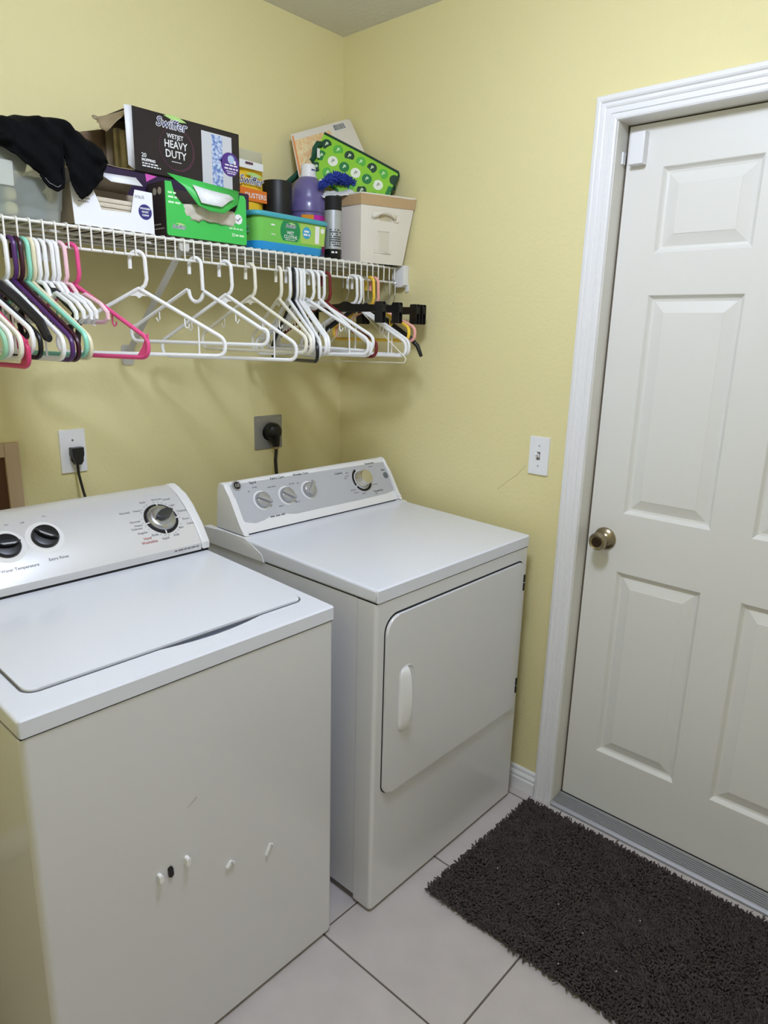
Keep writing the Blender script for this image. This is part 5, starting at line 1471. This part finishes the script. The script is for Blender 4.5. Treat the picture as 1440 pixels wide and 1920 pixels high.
# rim piping
MB().tube([(p[0], p[1], ZS + HB) for p in bring(1.0, 0.0)], 0.0030, n=6, closed=True).build('rim_piping', M_canvas, cbn)
# handle and card holder on the front
fo = Vector((b0[0][0], b0[0][1], ZS)); fr = Vector((b0[1][0] - b0[0][0], b0[1][1] - b0[0][1], 0)); ft = Vector((b1[1][0] - b0[0][0] - (b0[1][0] - b0[0][0]) , 0, 0))
cen0 = (Vector((*b0[0], 0)) + Vector((*b0[1], 0))) / 2; cen1 = (Vector((*b1[0], 0)) + Vector((*b1[1], 0))) / 2
Mcf = frame(Vector((cen0.x, cen0.y, ZS)), Vector((b1[1][0] - b1[0][0], b1[1][1] - b1[0][1], 0)), Vector((cen1.x - cen0.x, cen1.y - cen0.y, HB)))
hd = MB()
hp = []
for i in range(13):
    t = i / 12
    hp.append((-0.046 + 0.092 * t, 0.131 + 0.0, 0.0005 + 0.019 * math.sin(PI * t) ** 0.7))
rows = [[Mcf @ Vector((p[0], p[1] + 0.019 + 0.008 * math.sin(PI * i / 12), p[2])) for i, p in enumerate(hp)], [Mcf @ Vector((p[0], p[1] + 0.004 + 0.018 * math.sin(PI * i / 12) ** 2, p[2])) for i, p in enumerate(hp)]]
hd.grid(rows)
hd.build('handle_strap', M_canvas, cbn, solid=0.0025)
for s in (-1, 1):
    MB().box(s * 0.046 - 0.009, s * 0.046 + 0.009, 0.130, 0.150, 0.0002, 0.0026, M=Mcf, bevel=0.0008, seg=1).build('strap_end', M_canvas, cbn)
MB().prism([(-0.028, 0.131), (0.028, 0.131), (0.022, 0.146), (0.010, 0.153), (-0.010, 0.153), (-0.022, 0.146)], 0.0002, 0.0008, Mcf).build('hand_slot', mat('slot_lining', (196, 186, 160), 0.9), cbn)
ch = MB()
for (xa, ya, xb, yb) in ((-0.022, 0.036, -0.022, 0.100), (0.022, 0.036, 0.022, 0.100), (-0.022, 0.100, 0.022, 0.100), (-0.034, 0.034, 0.030, 0.034)):
    ch.tube([Mcf @ Vector((xa, ya, 0.0018)), Mcf @ Vector((xb, yb, 0.0018))], 0.0018, n=5)
ch.build('card_frame', M_canvas, cbn)['kind'] = 'stuff'
MB().box(-0.021, 0.021, 0.037, 0.099, 0.0002, 0.0012, M=Mcf).build('card', mat('card_window', (214, 208, 192), 0.7), cbn)

# ---- things in and on the canvas bin
pk = thing('film_packet', (-0.17, -0.06, 1.93), 'tall white and orange film packet with a barcode against the wall corner', 'packet')
pTL, pTR = Vector((-0.267, -0.035, 2.112)), Vector((-0.022, -0.055, 2.209))
pBL, pBR = Vector((-0.277, -0.075, 2.014)), Vector((-0.02, -0.124, 2.1))
pBL2 = pBL + (pBL - pTL) * 0.45; pBR2 = pBR + (pBR - pTR) * 0.3
def pkq(u, v):
    return pTL.lerp(pTR, u).lerp(pBL2.lerp(pBR2, u), v)
pn = (pTR - pTL).cross(pBL - pTL).normalized()
if pn.y > 0: pn = -pn
f, b = [], []
for i in range(21):
    v = i / 20; rf, rb = [], []
    for j in range(21):
        u = j / 20
        h = (math.sin(PI * u) * math.sin(PI * min(1, v * 1.0))) ** 0.5 if 0 < u < 1 and 0 < v < 1 else 0
        w = noise.noise(Vector((u * 7, v * 7, 4.0))) * 0.0035 * h
        rf.append(pkq(u, v) + pn * (0.007 * h + w)); rb.append(pkq(u, v) - pn * (0.004 * h - w))
    f.append(rf); b.append(rb)
M_film = mat('white_film', (228, 222, 214), 0.35)
mb = MB(); mb.grid(f); mb.grid(b); bmesh.ops.remove_doubles(mb.bm, verts=mb.bm.verts, dist=0.0002)
mb.build('film', M_film, pk, angle=60)
def pkpatch(u0, u1, v0, v1, name, m, lift, n=8):
    rows = []
    for i in range(n + 1):
        v = v0 + (v1 - v0) * i / n
        row = []
        for j in range(n + 1):
            u = u0 + (u1 - u0) * j / n
            h = (math.sin(PI * u) * math.sin(PI * v)) ** 0.5
            w = noise.noise(Vector((u * 7, v * 7, 4.0))) * 0.0035 * h
            row.append(pkq(u, v) + pn * (0.007 * h + w + lift))
        rows.append(row)
    return MB().grid(rows).build(name, m, pk)
M_oran = bpy.data.materials.new('orange_weave_print'); M_oran.use_nodes = True
nto = M_oran.node_tree; bo = nto.nodes['Principled BSDF']; bo.inputs['Roughness'].default_value = 0.4
tco = nto.nodes.new('ShaderNodeTexCoord'); nzo = nto.nodes.new('ShaderNodeTexNoise'); nzo.inputs['Scale'].default_value = 70
rpo = nto.nodes.new('ShaderNodeValToRGB'); rpo.color_ramp.elements[0].position = 0.4; rpo.color_ramp.elements[1].position = 0.65
rpo.color_ramp.elements[0].color = (*lin((232, 190, 140)), 1); rpo.color_ramp.elements[1].color = (*lin((240, 222, 176)), 1)
nto.links.new(tco.outputs['Object'], nzo.inputs['Vector']); nto.links.new(nzo.outputs['Fac'], rpo.inputs['Fac']); nto.links.new(rpo.outputs['Color'], bo.inputs['Base Color'])
pkpatch(0.035, 0.60, 0.16, 0.95, 'orange_print', M_oran, 0.0006)
pkpatch(0.01, 0.036, 0.04, 0.95, 'orange_edge', mat('orange_edge', (226, 150, 92), 0.4), 0.0006, n=5)
pkpatch(0.66, 0.88, 0.055, 0.22, 'barcode_field', M_print_w, 0.0008)
for k in range(13):
    u = 0.675 + 0.0145 * k
    pkpatch(u, u + random.choice((0.005, 0.008, 0.010)), 0.065, 0.20, 'barcode_bar', M_print_k, 0.0012, n=2)

gb = thing('green_zip_bag', (-0.13, -0.21, 1.93), 'green zip bag printed with letter discs, leaning out of the canvas bin', 'bag')
gTL, gTR = Vector((-0.185, -0.105, 2.122)), Vector((-0.014, -0.285, 2.01))
gBL, gBR = Vector((-0.236, -0.11, 1.978)), Vector((-0.014, -0.267, 1.942))
gr = (gTR - gTL); Lg = gr.length
Mgb = frame(gTL, gr, (gTL - gBL))
Hg = 0.150
if True:
    f, b = [], []
    for i in range(17):
        v = i / 16; rf, rb = [], []
        for j in range(25):
            u = j / 24
            h = (math.sin(PI * u) ** 0.5) * (math.sin(PI * (0.02 + 0.96 * v)) ** 0.5) if 0 < u < 1 else 0
            rf.append(Mgb @ Vector((Lg * u, -Hg * v, 0.006 * h))); rb.append(Mgb @ Vector((Lg * u, -Hg * v, -0.012 * h)))
        f.append(rf); b.append(rb)
    mb = MB(); mb.grid(f); mb.grid(b)
    bmesh.ops.remove_doubles(mb.bm, verts=mb.bm.verts, dist=0.0002)
    mb.build('bag_fabric', mat('lime_fabric', (140, 202, 50), 0.6), gb, angle=60)
    M_bind = mat('dark_green_binding', (20, 60, 44), 0.7)
    MB().tube([Mgb @ Vector((0, 0, 0)), Mgb @ Vector((Lg * 0.5, 0.001, 0.001)), Mgb @ Vector((Lg - 0.006, 0, 0)), Mgb @ Vector((Lg, -0.008, 0)), Mgb @ Vector((Lg, -0.07, 0.0))], [0.0042, 0.0042, 0.0042, 0.0036, 0.0028], n=8).build('zip_binding', M_bind, gb)
    cols_ = {'dark': mat('disc_dark', (24, 62, 36), 0.5), 'mid': mat('disc_mid', (28, 120, 56), 0.5), 'light': mat('disc_light', (84, 176, 56), 0.5), 'white': mat('disc_white', (232, 238, 222), 0.5)}
    mbs = {k: MB() for k in cols_}; lw = MB(); lg_ = MB()
    def bump(u, v): return 0.006 * (math.sin(PI * min(1, max(0, u))) ** 0.5) * (math.sin(PI * (0.02 + 0.96 * min(1, max(0, v)))) ** 0.5)
    STEP = 0.0405
    for r in range(-1, 4):
        for c in range(-1, 8):
            cx, cy = 0.022 + STEP * c, -0.030 - STEP * 1.02 * r
            rad = 0.0163
            key = [('dark', 'light'), ('mid', 'white')][r % 2][c % 2]
            if r < 0: key = ('mid', 'white')[c % 2]
            pts = [(max(0.002, min(Lg - 0.002, p[0])), max(-Hg, min(-0.003, p[1]))) for p in disc(cx, cy, rad, 20)]
            if max(p[0] for p in pts) - min(p[0] for p in pts) < 0.006 or max(p[1] for p in pts) - min(p[1] for p in pts) < 0.006: continue
            h = bump(cx / Lg, -cy / Hg)
            Mz = Mgb @ Matrix.Translation((0, 0, max(h, 0.002)))
            mbs[key].prism(pts, 0.0, 0.0005, Mz)
            if 0 <= cx - 0.008 and cx + 0.008 < Lg and cy < -0.012 and cy > -Hg:
                text_into(lg_ if key == 'white' else lw, 'P', Mz @ Matrix.Translation((cx, cy, 0.0006)), 0.0165, bold=0.0007)
    for k, m_b in mbs.items():
        stuff(m_b.build('printed_disc', cols_[k], gb))
    stuff(lw.build('lettering', mat('pale_lettering', (206, 230, 196), 0.5), gb)); stuff(lg_.build('lettering', mat('grey_lettering', (150, 156, 140), 0.5), gb))
    sp_ = [(-0.187, -0.11, 2.086), (-0.22, -0.115, 2.082), (-0.236, -0.118, 2.063), (-0.233, -0.112, 2.042), (-0.236, -0.095, 2.022), (-0.251, -0.07, 2.004), (-0.265, -0.05, 1.983), (-0.293, -0.045, 1.959)]
    rows = []
    for i, p in enumerate(sp_):
        a, b = Vector(sp_[max(0, i - 1)]), Vector(sp_[min(len(sp_) - 1, i + 1)])
        d = (b - a).normalized(); w = Vector((-d.z, 0, d.x)).normalized() * 0.0095
        rows.append([Vector(p) - w + Vector((0, 0.004, 0)), Vector(p), Vector(p) + w + Vector((0, 0.003, 0))])
    MB().grid(rows).build('strap', mat('dark_green_strap', (28, 78, 58), 0.75), gb, angle=80, solid=0.0018)
    bk = (-0.226, -0.122, 2.053)
    MB().box(bk[0] - 0.005, bk[0] + 0.005, bk[1] - 0.002, bk[1] + 0.002, bk[2] - 0.014, bk[2] + 0.014, bevel=0.001).build('buckle', M_plastic, gb)

ds = thing('microfibre_duster', (-0.20, -0.19, 1.94), 'shaggy royal blue microfibre duster head lying on the canvas bin rim', 'duster')
cs_ = [(-0.272, -0.18, 1.941), (-0.245, -0.18, 1.96), (-0.208, -0.18, 1.976), (-0.172, -0.185, 1.978), (-0.14, -0.19, 1.968), (-0.106, -0.195, 1.96)]
pts_, dirs_ = [], []
for _ in range(620):
    t = random.random() * (len(cs_) - 1); i = int(t); k = t - i
    p = Vector(cs_[i]).lerp(Vector(cs_[i + 1]), k)
    d = Vector((random.gauss(0, 1), random.gauss(-0.5, 0.8), random.gauss(0.1, 0.8))).normalized()
    w = 0.55 + 0.45 * math.sin(PI * t / (len(cs_) - 1))
    pts_.append(p + d * 0.006 * w); dirs_.append(d * w)
MB().tube(cs_, 0.007, n=8).build('core', mat('blue_core', (30, 44, 110), 0.9), ds)
dl2 = np.array([d.length for d in dirs_])
V, Q, T = noodles(np.array([tuple(p) for p in pts_]), np.array([tuple(d) for d in dirs_]), 0.013 * dl2, np.full(len(pts_), 0.0024), 5, 3, 0.4)
raw_mesh('chenille', V, Q, T, mat('royal_blue_chenille', (44, 64, 158), 0.9), ds)['kind'] = 'stuff'
wb_ = thing('plastic_bag', (-0.18, -0.19, 1.925), 'crumpled white plastic bag in the canvas bin under the blue duster', 'bag')
rows = []
for i in range(15):
    u = i / 14
    row = []
    for j in range(11):
        v = j / 10
        p = Vector((-0.254, -0.17, 1.926)).lerp(Vector((-0.166, -0.235, 1.942)), u)
        h = noise.noise(Vector((u * 6, v * 5, 7.0))) * 0.007
        row.append(p + Vector((0.012 * (v - 0.5), 0.06 * (v - 0.15), 0.008 * math.sin(PI * v) - 0.014 * (1 - v) + h)))
    rows.append(row)
MB().grid(rows).build('film', mat('white_bag_film', (222, 224, 228), 0.4), wb_, angle=40, solid=0.001)
tb = thing('teal_brush', (-0.03, -0.25, 1.93), 'small dark teal brush head peeking over the canvas bin rim', 'brush')
tc_ = Vector((-0.026, -0.303, 1.94)) + Vector((-0.002, 0.045, 0.024))
dd = rng.normal(0, 1, (160, 3)); dd[:, 2] = np.abs(dd[:, 2])
dd /= np.linalg.norm(dd, axis=1, keepdims=True)
V, Q, T = noodles(np.array(tc_)[None, :] + dd * 0.007, dd, np.full(160, 0.010), np.full(160, 0.0016), 4, 2, 0.2)
raw_mesh('bristles', V, Q, T, mat('teal_bristles', (26, 104, 100), 0.8), tb)['kind'] = 'stuff'
MB().lathe([(0.0, -0.03), (0.007, -0.03), (0.009, 0.0), (0.006, 0.006), (0.0, 0.008)], Matrix.Translation(tc_), 16).build('core', mat('teal_core', (20, 80, 78), 0.6), tb)
